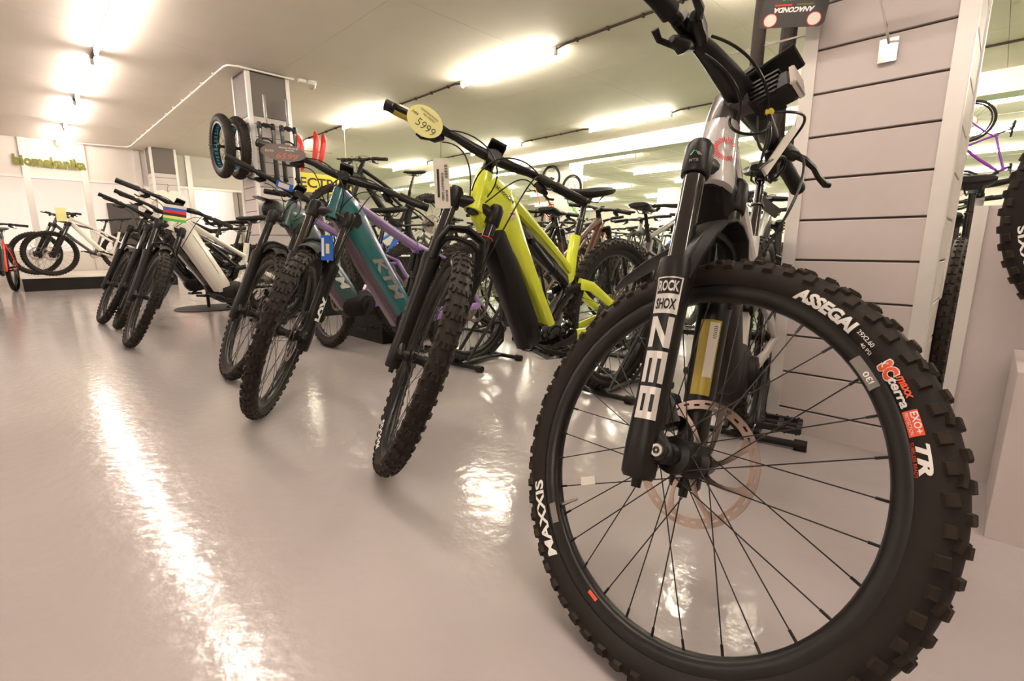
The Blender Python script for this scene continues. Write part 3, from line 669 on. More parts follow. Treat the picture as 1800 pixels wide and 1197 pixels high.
def fender_mesh():
    b = MB(); vs_ = []; fs = []; N = 12; K = 7
    for i in range(N):
        th = R_(62) + R_(82) * i / (N-1); rr = .386 + .004 * math.sin(i * .6); wd = (.045 - .012 * abs(i - 4) / 8)
        for k in range(K):
            t = (k - 3) / 3; vs_.append(((rr - .018*t*t)*math.cos(th), t*wd, (rr - .018*t*t)*math.sin(th)))
    for i in range(N-1):
        for k in range(K-1): fs.append((i*K+k, i*K+k+1, (i+1)*K+k+1, (i+1)*K+k))
    b.add(vs_, fs); n = len(vs_)
    vs2 = [Vector(v) * 1.0 for v in vs_]; vs2 = [(v[0]*1.006, v[1], v[2]*1.006) for v in vs2]
    b.add(vs2, [tuple(reversed(f)) for f in fs])
    edge = [k for k in range(K)] + [i*K + K-1 for i in range(1, N)] + [(N-1)*K + k for k in range(K-2, -1, -1)] + [i*K for i in range(N-2, 0, -1)]
    for a, c_ in zip(edge, edge[1:] + edge[:1]): b.f.append((a, c_, c_ + n, a + n)); b.m.append(0)
    return b.mesh('fender', MATTE)
def decal(parent, name, text, M, w, h, m, bold=.0, shear=0., space=1., fn=None, key=None):
    return link(name, text_mesh(text, w, h, m, bold, shear, fn, space), parent, M)
def steer_setup(axle_xy, yaw, steer, zbase=0., R=.372, tr=.033, fc=FC):
    """root location and bike-space matrix of the steered front end, for a wheel standing on the floor"""
    a = Vector((-math.cos(HA), 0, math.sin(HA))); p0 = Vector((math.sin(HA), 0, math.cos(HA))); Rm = Matrix.Rotation(steer, 3, a)
    p = Rm @ p0; l = Rm @ Vector((0, 1, 0))
    low = (R - tr) * math.sqrt(a.z**2 + p.z**2) + tr
    S = Vector((fc, 0, 0)) - OFF * p0; axle = S + OFF * p; dz = (low - OFF*p.z) - (R - OFF*p0.z)
    axle.z = low
    h = Vector((math.cos(yaw), math.sin(yaw))); n = Vector((-h.y, h.x))
    root = Vector(axle_xy) - h*axle.x - n*axle.y
    return Vector((root.x, root.y, zbase)), frame_M(axle, p, l, a), dz
def front_end(t, FM, S):
    """fork, front wheel, handlebar with their sub-parts"""
    fk = link('fork', cached('fork', fork_lower), t, FM)
    link('stanchions', cached(('stan', S.get('stan')), lambda: stanchions()) if not S.get('stan_mat') else cached(('stan', S['stan_mat'].name), lambda: MBswap(stanchions(), S['stan_mat'])), fk)
    link('crown', cached('crown', crown_mesh), fk)
    if S.get('fender'): link('fender', cached('fender', fender_mesh), fk)
    link('brake_caliper', cached('caliper', caliper_mesh), fk)
    wh = wheel(t, 'front_wheel', FM, S.get('tire', 'mtb'), True, S.get('spokes', False), S.get('tire_kw'), nsp=S.get('nsp', 32))
    hb = link('handlebar', cached('bar', handlebar_mesh) if not S.get('hero') else hero_bar(), t, FM)
    for s in (-1, 1):
        link('grip', cached(('grip', s), lambda: grip_mesh(s)), hb); link('brake_lever', cached(('lever', s), lambda: lever_mesh(s)), hb)
    link('stem', cached('stem', stem_mesh) if not S.get('hero') else hero_stem(), hb)
    if S.get('display', True): link('display', cached('display', display_mesh), hb)
    if S.get('cables', True): link('cable', cached('cables', cables_mesh), hb)
    return fk, wh, hb
def MBswap(me, m): me.materials.clear(); me.materials.append(m); return me
def big_bike(name, label, axle, yaw, steer, kind, S, group=None, zbase=0., fc=FC):
    root, FM, dz = steer_setup(axle, R_(yaw), R_(steer), zbase, fc=fc)
    t = thing(name, label, 'bicycle', root, R_(yaw), group)
    if fc != FC: pass
    fk, wh, hb = front_end(t, FM, S)
    k = S.get('kx', 1.); D = Matrix.Translation((.47, 0, dz)) @ Matrix.Diagonal((k, 1, 1, 1)) @ Matrix.Translation((-.47, 0, 0))
    fr = frame_emtb(kind); main = link('frame', fr[0][1], t, D)
    subs = {'frame': main}
    for n, me in fr[1:]: subs[n] = link(n, me, main)
    link('rear_triangle', rear_end(kind), main, Matrix.Translation((0, 0, -dz*.5)))
    link('shock', shock_mesh(kind), main); link('linkage', linkage_mesh(kind), main); link('motor', motor_mesh(kind), main)
    RW = Matrix.Translation((-CS, 0, .372))
    rw = wheel(t, 'rear_wheel', Matrix.Translation((.47 - (CS + .47)*k, 0, .372)), S.get('tire', 'mtb'), True, False, S.get('tire_kw'))
    link('cassette', cached('cass', cassette_mesh), rw, Matrix.Translation((CS, 0, -.372)))
    ck = link('crank', cached(('crank', S.get('crank', -35)), lambda: crank_mesh(R_(S.get('crank', -35)))), t, D)
    for s in (-1, 1): link('pedal', cached(('pedal', s, S.get('crank', -35)), lambda: pedal_mesh(s, R_(S.get('crank', -35)))), ck)
    link('chainring', cached('ring', chainring_mesh), ck); link('derailleur', cached('der', drivetrain_mesh), t, D)
    sp = link('seatpost', cached('post', lambda: seatpost_mesh((-.16, 0, .74), (-.235, 0, .945))), t, D); sd = link('saddle', cached('saddle', saddle_mesh), t, D)
    for o in (sp, sd): o.matrix_local = D @ Matrix.Translation((S.get('seat_dx', 0), 0, S.get('seat_dz', 0)))
    return dict(kx=k, t=t, fork=fk, wheel=wh, bar=hb, rear=rw, **subs)
# ---------------------------------------------------------------- the foreground bikes
def leg_fn(side, phi0, zc, vertical=False, eps=.0009, leg_r=LEGR):
    """maps flat lettering onto the round fork leg; phi0 turns from straight outwards-right (-y) towards +x"""
    def fn(s, q):
        if vertical: z, t = zc - s, q
        else: z, t = zc + q, s
        ph = phi0 + t / (leg_r * .92); c, d = math.cos(ph), math.sin(ph)
        zs = (-.05, .0, .08, .2, .29, .32, .343); ws = (.86, .9, .86, .9, .98, 1.08, 1.05); hs = (.95, 1., .9, .95, 1., 1.1, 1.05); e = 2.4
        w = h = leg_r
        for i_ in range(6):
            if zs[i_] <= z <= zs[i_+1]: f_ = (z - zs[i_])/(zs[i_+1] - zs[i_]); w = leg_r*(ws[i_] + f_*(ws[i_+1]-ws[i_])); h = leg_r*(hs[i_] + f_*(hs[i_+1]-hs[i_]))
        r = (abs(c/w)**e + abs(d/h)**e) ** (-1/e) + eps
        return (LEGX + r*d, side*LEGY - r*c, z)
    return fn
def patch_mesh(w, h, m, fn, nx=12, nz=4, name='sticker'):
    vs_ = []; fs = []
    for i in range(nz + 1):
        for k in range(nx + 1): vs_.append(fn((k/nx - .5)*w, (i/nz - .5)*h))
    for i in range(nz):
        for k in range(nx): a = i*(nx+1) + k; fs.append((a, a+1, a+nx+2, a+nx+1))
    me = bpy.data.meshes.new(name); me.from_pydata(vs_, [], fs); me.materials.append(m); me.shade_smooth(); return me
def tire_fn(alpha, rho0=.3285, side=-1, eps=.0011, cr=.339, r=.0285):
    def fn(s, q):
        rho = rho0 + q; th = R_(alpha) + side * s / rho
        return (rho*math.cos(th), side*(math.sqrt(max(1e-6, r*r - (rho - cr)**2)) + eps), rho*math.sin(th))
    return fn
def rim_fn(alpha, rho0=.304, side=-1, flip=False):
    def fn(s, q):
        if flip: s, q = -s, -q
        rho = rho0 + q; th = R_(alpha) + side * s / rho
        return (rho*math.cos(th), side*(.0192 if rho > .304 else .0192 - (.304 - rho)*.35), rho*math.sin(th))
    return fn
HK = dict(N=62, seg=160)
hero = big_bike('electric_mountain_bike', 'black and pearl grey electric mountain bike with turned front wheel filling the foreground', (.774, .3417), 191.4, 71.3, 'hero', dict(tire='hero', tire_kw=HK, spokes=True, fender=False, nsp=32, cables=False, hero=True))
w = hero['wheel']
for nm, tx, al, W_, H_, m, bo, sh in (('tire_lettering', 'MAXXIS', -146.5, .155, .017, WHITE, .03, 0), ('tire_lettering', 'ASSEGAI', 52.6, .108, .019, WHITE, .05, .25),
        ('tire_lettering', '29X2.60', 39.9, .03, .0062, WHITE, .01, 0), ('tire_lettering', '40 PSI', 38.0, .02, .005, WHITE, .01, 0),
        ('tire_lettering', '3C', 30.9, .022, .019, ORNG, .06, 0), ('tire_lettering', 'maxx', 25.9, .032, .0075, ORNG, .03, .2), ('tire_lettering', 'terra', 25.2, .042, .0105, WHITE, .03, .2),
        ('tire_lettering', 'EXO+', 17.9, .028, .0085, WHITE, .02, 0), ('tire_lettering', 'PROTECTION', 17.9, .028, .0045, WHITE, .0, 0), ('tire_lettering', 'TR', 10.0, .04, .015, WHITE, .05, .25), ('tire_lettering', 'TUBELESS READY', 10.0, .044, .0042, ORNG, .0, 0)):
    rho = .3285
    if tx in ('40 PSI',): rho = .322
    if tx in ('29X2.60',): rho = .331
    if tx == 'maxx': rho = .335
    if tx == 'terra': rho = .326
    if tx == 'EXO+': rho = .3325
    if tx == 'PROTECTION': rho = .324
    if tx == 'TR': rho = .3315
    if tx == 'TUBELESS READY': rho = .321
    link(nm, text_mesh(tx, W_, H_, m, bo, sh, tire_fn(al, rho, eps=.0016)), w)
# dark outline plates and the red patch under the print
link('tire_sticker', patch_mesh(.033, .0175, ORNG, tire_fn(17.9, .3285, eps=.0009), 10, 4, 'tire_sticker'), w)
link('tire_sticker', text_mesh('ASSEGAI', .111, .0215, INK, .085, .25, tire_fn(52.6, .3285, eps=.0012)), w)
link('tire_sticker', text_mesh('3C', .025, .0215, WHITE, .11, 0, tire_fn(30.9, .3285, eps=.0012)), w)
link('rim_sticker', patch_mesh(.05, .015, GREYF, rim_fn(33.1, .3035), 10, 4, 'rim_sticker'), w)
link('rim_lettering', text_mesh('i30', .018, .008, WHITE, .02, 0, lambda s, q: tuple(Vector(rim_fn(31.5, .3035, flip=True)(s, q)) + Vector((0, -.0009, 0)))), w)
link('rim_sticker', patch_mesh(.04, .014, GREYF, rim_fn(-147, .3035), 10, 4, 'rim_sticker'), w)
link('rim_sticker', patch_mesh(.022, .006, ORNG, rim_fn(-113.5, .300), 10, 3, 'rim_sticker'), w)
b = MB(); a = R_(-150); d = Vector((math.cos(a), 0, math.sin(a))); b.tube([d*.294, d*.275, d*.27, d*.25], [.004, .004, .0028, .0028], 8); link('valve', b.mesh('valve', STEEL), w)
b = MB(); a = R_(-156); c_ = Vector((.205*math.cos(a), -.014, .205*math.sin(a))); b.box(c_, (.035, .001, .016), Matrix.Rotation(R_(-18), 3, 'Y')); link('spoke_tag', b.mesh('spoke_tag', PAPER, smooth=False), w)
f_ = hero['fork']
link('fork_sticker', patch_mesh(.042, .068, SILV, leg_fn(-1, .3, .268), 14, 8, 'fork_sticker'), f_)
link('fork_sticker', patch_mesh(.037, .029, BLK, leg_fn(-1, .3, .285, eps=.0013), 12, 4, 'fork_sticker'), f_)
link('fork_lettering', text_mesh('ROCK', .033, .02, SILV, .03, 0, leg_fn(-1, .3, .285, eps=.0018)), f_)
link('fork_lettering', text_mesh('SHOX', .033, .02, BLK, .03, 0, leg_fn(-1, .3, .2515, eps=.0016)), f_)
def block_letters(fn_of):       # Z, E, B drawn as angular outline strokes along the leg
    b = MB()
    def poly(pts): b.add([fn_of(s, q) for s, q in pts], [tuple(range(len(pts)))])
    def bar(s0, s1, q0, q1):
        n = max(1, int(abs(q1-q0)/.004)); m_ = max(1, int(abs(s1-s0)/.02))
        for i in range(n):
            for j in range(m_): poly([(s0+(s1-s0)*j/m_, q0+(q1-q0)*i/n), (s0+(s1-s0)*(j+1)/m_, q0+(q1-q0)*i/n), (s0+(s1-s0)*(j+1)/m_, q0+(q1-q0)*(i+1)/n), (s0+(s1-s0)*j/m_, q0+(q1-q0)*(i+1)/n)])
    W_, Hh, t = .056, .019, .0095
    for L, s0 in (('Z', -.093), ('E', -.030), ('B', .033)):
        s1 = s0 + W_
        if L == 'Z':
            bar(s0, s1, Hh - t, Hh); bar(s0, s1, -Hh, -Hh + t)
            k = 8
            for i in range(k):
                a0, a1 = i/k, (i+1)/k; f0 = lambda a: (s1 - .02 - a*(W_ - .02), Hh - t - a*(2*Hh - 2*t)); p, q = f0(a0), f0(a1); poly([p, (p[0]+.02, p[1]), (q[0]+.02, q[1]), q])
        else:
            bar(s0, s0 + .013, -Hh, Hh); bar(s0 + .013, s1, Hh - .0085, Hh); bar(s0 + .013, s1, -Hh, -Hh + .0085); bar(s0 + .013, s1 - (.0 if L == 'E' else .0), -.0045, .0045)
            if L == 'B': bar(s1 - .013, s1, -Hh + .0085, -.0045); bar(s1 - .013, s1, .0045, Hh - .0085)
    return b.mesh('fork_lettering', SILV, smooth=True)
link('fork_lettering', block_letters(leg_fn(-1, .3, .135, vertical=True)), f_)
link('fork_tape', patch_mesh(.036, .15, TAPE, leg_fn(1, .45, .2), 10, 6, 'fork_tape'), f_); link('tape_label', patch_mesh(.016, .11, PAPER, leg_fn(1, .72, .215, eps=.0014), 6, 6, 'tape_label'), f_)
link('tape_lettering', text_mesh('IIIIIII', .024, .006, INK, .0, 0, leg_fn(1, .8, .25, vertical=True, eps=.0019)), f_)
cr_fn = lambda z0, ph0: (lambda s, q: (LEGX + .0292*math.sin(ph0 + s/.029), -LEGY - .0292*math.cos(ph0 + s/.029), z0 + q))
link('crown_lettering', text_mesh('MTB', .017, .0065, GREYF, .02, 0, cr_fn(A2C - .012, .35)), f_)
b = MB(); fn = cr_fn(A2C + .004, .35)
b.add([fn(-.009, -.004), fn(-.007, -.005), fn(-.001, .005), fn(-.003, .005)], [(0, 1, 2, 3)]); link('crown_tick', b.mesh('crown_tick', mat('green_print', (.1, .6, .2), .5, noise=0), smooth=False), f_)
b = MB(); b.add([fn(.0, .004), fn(.002, .004), fn(.009, -.005), fn(.007, -.005)], [(0, 1, 2, 3)]); b.add([fn(.004, .001), fn(.006, .003), fn(.013, -.005), fn(.011, -.005)], [(0, 1, 2, 3)]); link('crown_tick', b.mesh('crown_tick', GREYF, smooth=False), f_)
b = MB(); b.tube([(LEGX + .0222*math.cos(a), LEGY + .0222*math.sin(a), .475) for a in [2*math.pi*i/24 for i in range(24)]], .0022, 6, close=True); link('travel_ring', b.mesh('travel_ring', RED), f_)
b = MB(); b.cyl((0, -LEGY - .0085, 0), (0, -LEGY - .013, 0), .0115, .0105, n=18); link('axle_cap', b.mesh('axle_cap', STEEL), f_)
b = MB(); b.tube([(.0045*math.cos(a), -LEGY - .0134, .0045*math.sin(a)) for a in [2*math.pi*i/6 for i in range(6)]], .0022, 6, close=True); link('axle_socket', b.mesh('axle_socket', INK), f_)
# broad angular arch plate over the tire with a short tongue towards the rear
b = MB()
b.sweep([(LEGX + .014, -.076, .31), (LEGX + .022, -.075, .352), (LEGX + .03, -.062, .398), (LEGX + .034, -.04, .432), (LEGX + .036, -.012, .447), (LEGX + .036, .012, .447), (LEGX + .034, .04, .432), (LEGX + .03, .062, .398), (LEGX + .022, .075, .352), (LEGX + .014, .076, .31)], [.02, .026, .03, .031, .03, .03, .031, .03, .026, .02], [.011, .0075, .006, .0055, .005, .005, .0055, .006, .0075, .011], 8, 6, side=(1, 0, 0))
for s_ in (-1, 1):
    b.sweep([(LEGX - .012, s_*.07, .335), (LEGX - .012, s_*.055, .385), (LEGX - .0, s_*.03, .425)], [.008, .006, .006], .004, 6, 4, side=(1, 0, 0))
link('fork_arch', b.mesh('fork_arch', MATTE, ang=25), f_)
b = MB(); b.sweep([(LEGX + .01, 0, .425), (LEGX - .06, 0, .408), (LEGX - .12, 0, .384), (LEGX - .17, 0, .355), (LEGX - .2, 0, .334)], [.022, .022, .02, .015, .004], [.0025, .0025, .0025, .002, .0015], 10, 3)
link('fender', b.mesh('fender', mat('fender_grey', (.06, .055, .052), .4, noise=.1)), f_)
# head tube mark: red rays in the shape of an open C, wrapped on the front of the head tube
hdM = frame_M(((HTb[0]+HTt[0])/2, 0, (HTb[2]+HTt[2])/2), (math.sin(HA), 0, math.cos(HA)), (0, 1, 0), (-math.cos(HA), 0, math.sin(HA)))
b = MB()
for i in range(30):
    a = R_(40) + R_(280) * i / 29
    for (r0, r1) in ((.0155, .0265 if i % 2 else .0245),):
        pts = []
        for rr, da in ((r0, -.055), (r0, .055), (r1, .042), (r1, -.042)): pts.append((rr*math.cos(a + da), rr*math.sin(a + da)))
        b.add([(.0418*math.cos(.62 + s/.04), .0418*math.sin(.62 + s/.04), q - .008) for s, q in pts], [(0, 1, 2, 3)])
link('head_badge', b.mesh('head_badge', RED, smooth=False), hero['frame'], hdM)
# cockpit extras of the foreground bike: headlight, hoses, tie
ZB = A2C + HT + .05; XB = -.004
hl = MB(); rot = Matrix.Rotation(R_(-12), 3, 'Y')
hl.bbox((XB + .062, 0, ZB - .012), (.07, .05, .042), .006, rot)
for k in range(5): hl.box((XB + .05, 0, ZB + .012 - k*.011), (.05, .056, .004), rot)
lt = link('headlight', hl.mesh('headlight', BLK, smooth=False), hero['bar'])
b = MB(); b.bbox((XB + .099, -.002, ZB - .004), (.012, .05, .042), .0028, rot); link('lens', b.mesh('lens', CHROME, smooth=False), lt)
b = MB(); b.bbox((XB + .045, 0, ZB + .042), (.11, .06, .008), .003, Matrix.Rotation(R_(-20), 3, 'Y')); link('top_plate', b.mesh('top_plate', MATTE, smooth=False), lt)
bez = lambda p, n=18: [sum((Vector(q) * c for q, c in zip(p, ((1-t)**3, 3*t*(1-t)**2, 3*t*t*(1-t), t**3))), Vector()) for t in [i/n for i in range(n+1)]]
hoses = [[(.01, -.17, ZB + .01), (.06, -.12, ZB + .0), (.07, -.05, ZB - .02), (.05, .0, ZB - .05)], [(-.0, -.165, ZB - .02), (.05, -.13, ZB - .06), (.04, -.07, ZB - .07), (-.0, -.02, ZB - .055)],
         [(.05, .0, ZB - .05), (.08, .01, ZB - .12), (.0, -.06, ZB - .13), (-.01, -.03, ZB - .06)], [(.05, .0, ZB - .05), (.06, .0, ZB - .1), (.05, .005, ZB - .15), (.045, .005, ZB - .17)],
         [(.05, .0, ZB - .05), (.06, .04, ZB - .13), (.02, .03, ZB - .14), (.03, .0, ZB - .05)], [(.045, .005, ZB - .17), (.06, .1, ZB - .05), (.05, .13, ZB - .1), (.02, .11, ZB - .13)],
         [(.02, .17, ZB - .02), (.12, .13, ZB - .07), (.08, .06, ZB - .3), (LEGX + .03, LEGY + .02, .38)], [(LEGX + .03, LEGY + .02, .38), (LEGX + .01, LEGY + .03, .3), (LEGX, LEGY + .03, .2), (LEGX - .01, LEGY + .015, .1)],
         [(.02, .17, ZB - .0), (.09, .12, ZB + .02), (.1, .04, ZB - .04), (.05, .0, ZB - .05)]]
for p in hoses:
    b = MB(); b.tube(bez(p), .0028, 7); link('cable', b.mesh('cable', BLK), hero['bar'])
b = MB(); b.bbox((.052, .0, ZB - .05), (.014, .014, .012), .003); link('cable_tie', b.mesh('cable_tie', mat('tie_yellow', (.75, .6, .05), .5, noise=.05), smooth=False), hero['bar'])

yel = big_bike('electric_mountain_bike', 'bright yellow electric mountain bike with black battery cover and yellow price oval', (.87, 1.271), 179, 61.7, 'yellow', dict(tire='front', tire_kw=dict(N=56, seg=110), spokes=True, fender=False, crank=-8, kx=.93, seat_dx=.055, seat_dz=-.02), 'bikes in the front display row')
teal = big_bike('electric_mountain_bike', 'teal and purple electric mountain bike with grey block lettering and blue hang tag', (.752, 2.072), 185.6, 52.2, 'ktm', dict(tire='front', spokes=True, fender=True, crank=-60, kx=.93), 'bikes in the front display row')
ktm2 = big_bike('electric_mountain_bike', 'dark green and plum electric mountain bike just behind the teal one', (.872, 2.861), 187.6, 78, 'ktm2', dict(tire='front', spokes=True, fender=True, crank=-60), 'bikes in the front display row')
whi = big_bike('electric_mountain_bike', 'off white electric mountain bike nearest the left row', (.621, 4.299), 204, 66, 'white', dict(tire='front', spokes=True, fender=True, crank=170), 'bikes in the front display row')
# print on the frames (left side, y = +half width)
def side_text(parent, tx, cx, cz, ang, w, h, y, m, bold=.02, shear=0., space=1.):
    """upright-reading lettering on the left flank; ang = slope of the reading direction, downwards to the rear positive"""
    d = Vector((-math.cos(R_(ang)), 0, -math.sin(R_(ang)))); u = Vector((-math.sin(R_(ang)), 0, math.cos(R_(ang))))
    return link('frame_lettering', text_mesh(tx, w, h, m, bold, shear, None, space), parent, frame_M((cx, y, cz), d, u, d.cross(u)))
side_text(yel['frame'], 'cannondale', .385, .905, 30, .115, .017, .0445, INK, .015)
b = MB(); b.bbox((.345, .0445, .83), (.03, .002, .022), .0006); st = link('warning_sticker', b.mesh('warning_sticker', PAPER, smooth=False), yel['frame'])
b = MB(); b.box((.345, .0458, .8365), (.027, .001, .006)); link('sticker_band', b.mesh('sticker_band', RED, smooth=False), yel['frame'])
side_text(teal['frame'], 'KTM', .22, .56, 56, .27, .055, .0452, GREYP, .04, .35, 1.05)
side_text(ktm2['frame'], 'KTM', .22, .56, 56, .27, .055, .0452, SILV, .04, .35, 1.05)
for bk in (teal, ktm2):
    b = MB(); b.prism([(.395 + .03*math.cos(a)*1.0 + .0, .835 + .037*math.sin(a)) for a in (R_(20), R_(80), R_(140), R_(200), R_(260), R_(320))], .043, .0465); link('port_cover', b.mesh('port_cover', MATTE, smooth=False), bk['frame'])
    for s in (-1, 1):
        b = MB(); b.lathe([(0, 0), (.012, 0), (.012, .004), (0, .004)], 16, 'z'); link('fork_cap', b.xf(Matrix.Translation((LEGX, s*LEGY, A2C + .042))).mesh('fork_cap', CYAN), bk['fork'])
# FOX print on the left fork legs of the teal bike; other fork prints
fox = lambda side, ph, z: (lambda s, q: leg_fn(side, ph, z, vertical=False)(q, s))
link('fork_lettering', text_mesh('FOX', .11, .034, WHITE, .06, 0, fox(1, R_(150), .14)), teal['fork'])
link('fork_lettering', text_mesh('FOX', .11, .034, WHITE, .06, 0, fox(1, R_(150), .14)), ktm2['fork'])
b_ = MB(); b_.tube([(LEGX + .0222*math.cos(a), LEGY + .0222*math.sin(a), .47) for a in [2*math.pi*i/24 for i in range(24)]], .0022, 6, close=True); link('travel_ring', b_.mesh('travel_ring', RED), yel['fork'])
link('fork_lettering', text_mesh('DARK', .11, .026, mat('faint_print', (.07, .065, .1), .4, noise=0), .03, 0, leg_fn(-1, .2, .13, vertical=True)), yel['fork'])
b = MB(); b.sweep([(LEGX + .02, -LEGY, .33), (LEGX + .03, -LEGY*1.02, .39), (LEGX + .035, -LEGY*.8, .44), (LEGX + .035, 0, .46), (LEGX + .035, LEGY*.8, .44), (LEGX + .03, LEGY*1.02, .39), (LEGX + .02, LEGY, .33)], [.02, .022, .024, .024, .024, .022, .02], [.012, .01, .01, .011, .01, .01, .012], 10, 3, side=(1, 0, 0)); link('arch_shroud', b.mesh('arch_shroud', MATTE), yel['fork'])
for bk, al in ((yel, 60), (yel, -120), (whi, 60)):
    link('tire_lettering', text_mesh('MAXXIS', .155, .017, WHITE, .03, 0, tire_fn(al)), bk['wheel'])
# yellow tape with label on the right grip end of the yellow bike
def bar_patch(y0, y1, r, m, name, a0, a1, parent):
    b = MB(); n = 14; vs_ = []; fs = []
    for i, y in enumerate((y0, y1)):
        q = abs(y)/.38; cx = XB - .035*(.62 + .38*(q-.55)/.45); cz = ZB + .02*(.95 + .05*(q-.55)/.45)
        for k in range(n+1): a = a0 + (a1-a0)*k/n; vs_.append((cx + r*math.cos(a), y, cz + r*math.sin(a)))
    for k in range(n): fs.append((k, k+1, n+2+k, n+1+k))
    b.add(vs_, fs); return link(name, b.mesh(name, m), parent)
bar_patch(-.35, -.295, .0198, TAPE, 'grip_tape', 0, 2*math.pi, yel['bar']); bar_patch(-.34, -.302, .0202, PAPER, 'tape_label', R_(-10), R_(80), yel['bar'])
# ---- rear wheel stands
def stand_meshes():
    b = MB()
    for x in (-.22, .14): b.tube([(x, -.19, .02), (x, .19, .02)], .013, 10)
    for s in (-1, 1):
        b.tube([(-.22, s*.05, .02), (-.1, s*.05, .03), (.14, s*.055, .03)], .012, 10)
        b.tube([(-.1, s*.052, .03), (-.235, s*.05, .11), (-.25, s*.045, .2)], .01, 8)
    b.tube([(-.25, -.045, .2), (-.252, -.03, .225), (-.252, .03, .225), (-.25, .045, .2)], .01, 8)
    b.tube([(.1, -.055, .03), (-.05 - .15, -.058, .32), (-.29, -.056, .6), (-.3, -.045, .65), (-.305, 0, .672), (-.3, .045, .65), (-.29, .056, .6), (-.2, .058, .32), (.1, .055, .03)], .0105, 8)
    fr = b.mesh('frame', BLK)
    caps = []
    for x in (-.22, .14):
        for s in (-1, 1):
            b = MB(); b.cyl((x, s*.175, .02), (x, s*.215, .02), .02, .0185, n=12); caps.append(b.mesh('rubber_foot', MATTE))
    return fr, caps
def stand(x, y, yaw, label):
    t = thing('bike_stand', label, 'bike stand', (x, y, 0), R_(yaw), 'rear wheel bike stands')
    fr, caps = cached('stand', stand_meshes); link('frame', fr, t)
    for c in caps: link('rubber_foot', c, t)
def rear_xy(bk):
    t = bk['t']; yaw = t.rotation_euler.z; d = (CS + .47)*bk['kx'] - .47; return (t.location.x - d*math.cos(yaw), t.location.y - d*math.sin(yaw))
for bk, lb in ((hero, 'black tubular stand under the rear wheel of the foreground bike'), (yel, 'black tubular stand under the rear wheel of the yellow bike'), (teal, 'black tubular stand under the rear wheel of the teal bike'), (ktm2, 'black tubular stand under the rear wheel of the dark green bike')):
    x, y = rear_xy(bk); stand(x, y, math.degrees(bk['t'].rotation_euler.z), lb)
# ---------------------------------------------------------------- further bikes of the display
w2 = big_bike('electric_mountain_bike', 'glossy black electric mountain bike between the off white one and the leftmost', (.69, 5.337), 187, 80, 'black', dict(tire='front', spokes=False, fender=True), 'bikes in the front display row')
w3 = big_bike('electric_mountain_bike', 'black electric mountain bike, leftmost of the front display row', (.633, 5.853), 187, 84, 'black', dict(tire='front', spokes=False, fender=True), 'bikes in the front display row')
side_text(w2['frame'], 'AKER', .2, .52, 57, .16, .04, .0482, WHITE, .03)
for bk, lb in ((whi, 'black tubular stand under the rear wheel of the off white bike'), (w2, 'black tubular stand under the rear wheel of the glossy black bike'), (w3, 'black tubular stand under the rear wheel of the leftmost front row bike')):
    x, y = rear_xy(bk); stand(x, y, math.degrees(bk['t'].rotation_euler.z), lb)
def simple_frame(var, m):
    b = MB(); head_tube(b, .026)
    if var == 'full':
        b.sweep(P((.47, .88), (.4, .79), (.25, .58), (.08, .37), (.02, .345)), [.028, .03, .03, .03, .025], [.032, .036, .036, .036, .03], 12, 3)
        b.sweep(P((.445, .935), (.3, .86), (.05, .72), (-.12, .62)), [.025, .022, .018, .018], [.025, .02, .016, .016], 12, 3)
        b.tube(P((-.165, .74), (-.13, .62), (-.06, .45), (.0, .345)), [.02, .02, .022, .03], 12)
        for s in (-1, 1): b.tube([(-.0, s*.035, .345), (-.2, s*.055, .355), (-CS, s*.07, .372)], [.014, .011, .01], 8); b.tube([(-.11, s*.03, .58), (-.25, s*.055, .51), (-CS, s*.07, .38)], .01, 8)
        b.cyl((.2, 0, .76), (-.05, 0, .56), .018, n=10)
    else:
        b.tube(P((.48, .87), (.25, .6), (.0, .345)), [.024, .026, .024], 12); b.tube(P((.445, .94), (.15, .85), (-.14, .77)), [.02, .019, .017], 12)
        b.tube(P((-.165, .80), (-.1, .6), (.0, .345)), [.018, .018, .022], 12)
        for s in (-1, 1): b.tube([(-.0, s*.03, .345), (-.2, s*.052, .36), (-CS, s*.07, .372)], [.012, .01, .009], 8); b.tube([(-.13, s*.016, .75), (-.25, s*.05, .6), (-CS, s*.07, .38)], .0085, 8)
    return b.mesh('frame', m)
def simple_bike(name, label, axle, yaw, steer, var, m, group=None, zbase=0., tire='low', full=False, root_M=None, scale=None, cat='bicycle'):
    root, FM, dz = steer_setup(axle, R_(yaw), R_(steer), zbase)
    t = thing(name, label, cat, root, R_(yaw), group)
    if root_M is not None: t.matrix_world = root_M
    tk = dict(N=54, seg=56, style='low') if tire == 'low' else dict(N=20, seg=48, style='slick', tr=.026, knob=.001)
    S = dict(tire=tire, tire_kw=tk, spokes=False, cables=full, display=False, nsp=24)
    front_end(t, FM, S)
    D = Matrix.Translation((0, 0, dz))
    link('frame', cached(('sf', var, m.name), lambda: simple_frame(var, m)), t, D)
    rw = wheel(t, 'rear_wheel', Matrix.Translation((-CS, 0, .372)), tire, True, False, tk, nsp=24); link('cassette', cached('cass', cassette_mesh), rw, Matrix.Translation((CS, 0, -.372)))
    ck = link('crank', cached(('crank', 20), lambda: crank_mesh(R_(20))), t, D); link('chainring', cached('ring', chainring_mesh), ck)
    for s in (-1, 1): link('pedal', cached(('pedal', s, 20), lambda: pedal_mesh(s, R_(20))), ck)
    link('seatpost', cached('post', lambda: seatpost_mesh((-.16, 0, .74), (-.235, 0, .945))), t, D); link('saddle', cached('saddle', saddle_mesh), t, D)
    return t
third = simple_bike('mountain_bike', 'black mountain bike beside the black plinth, behind the dark green one', (1.545, 3.325), 250, 20, 'full', DGREY, full=True)
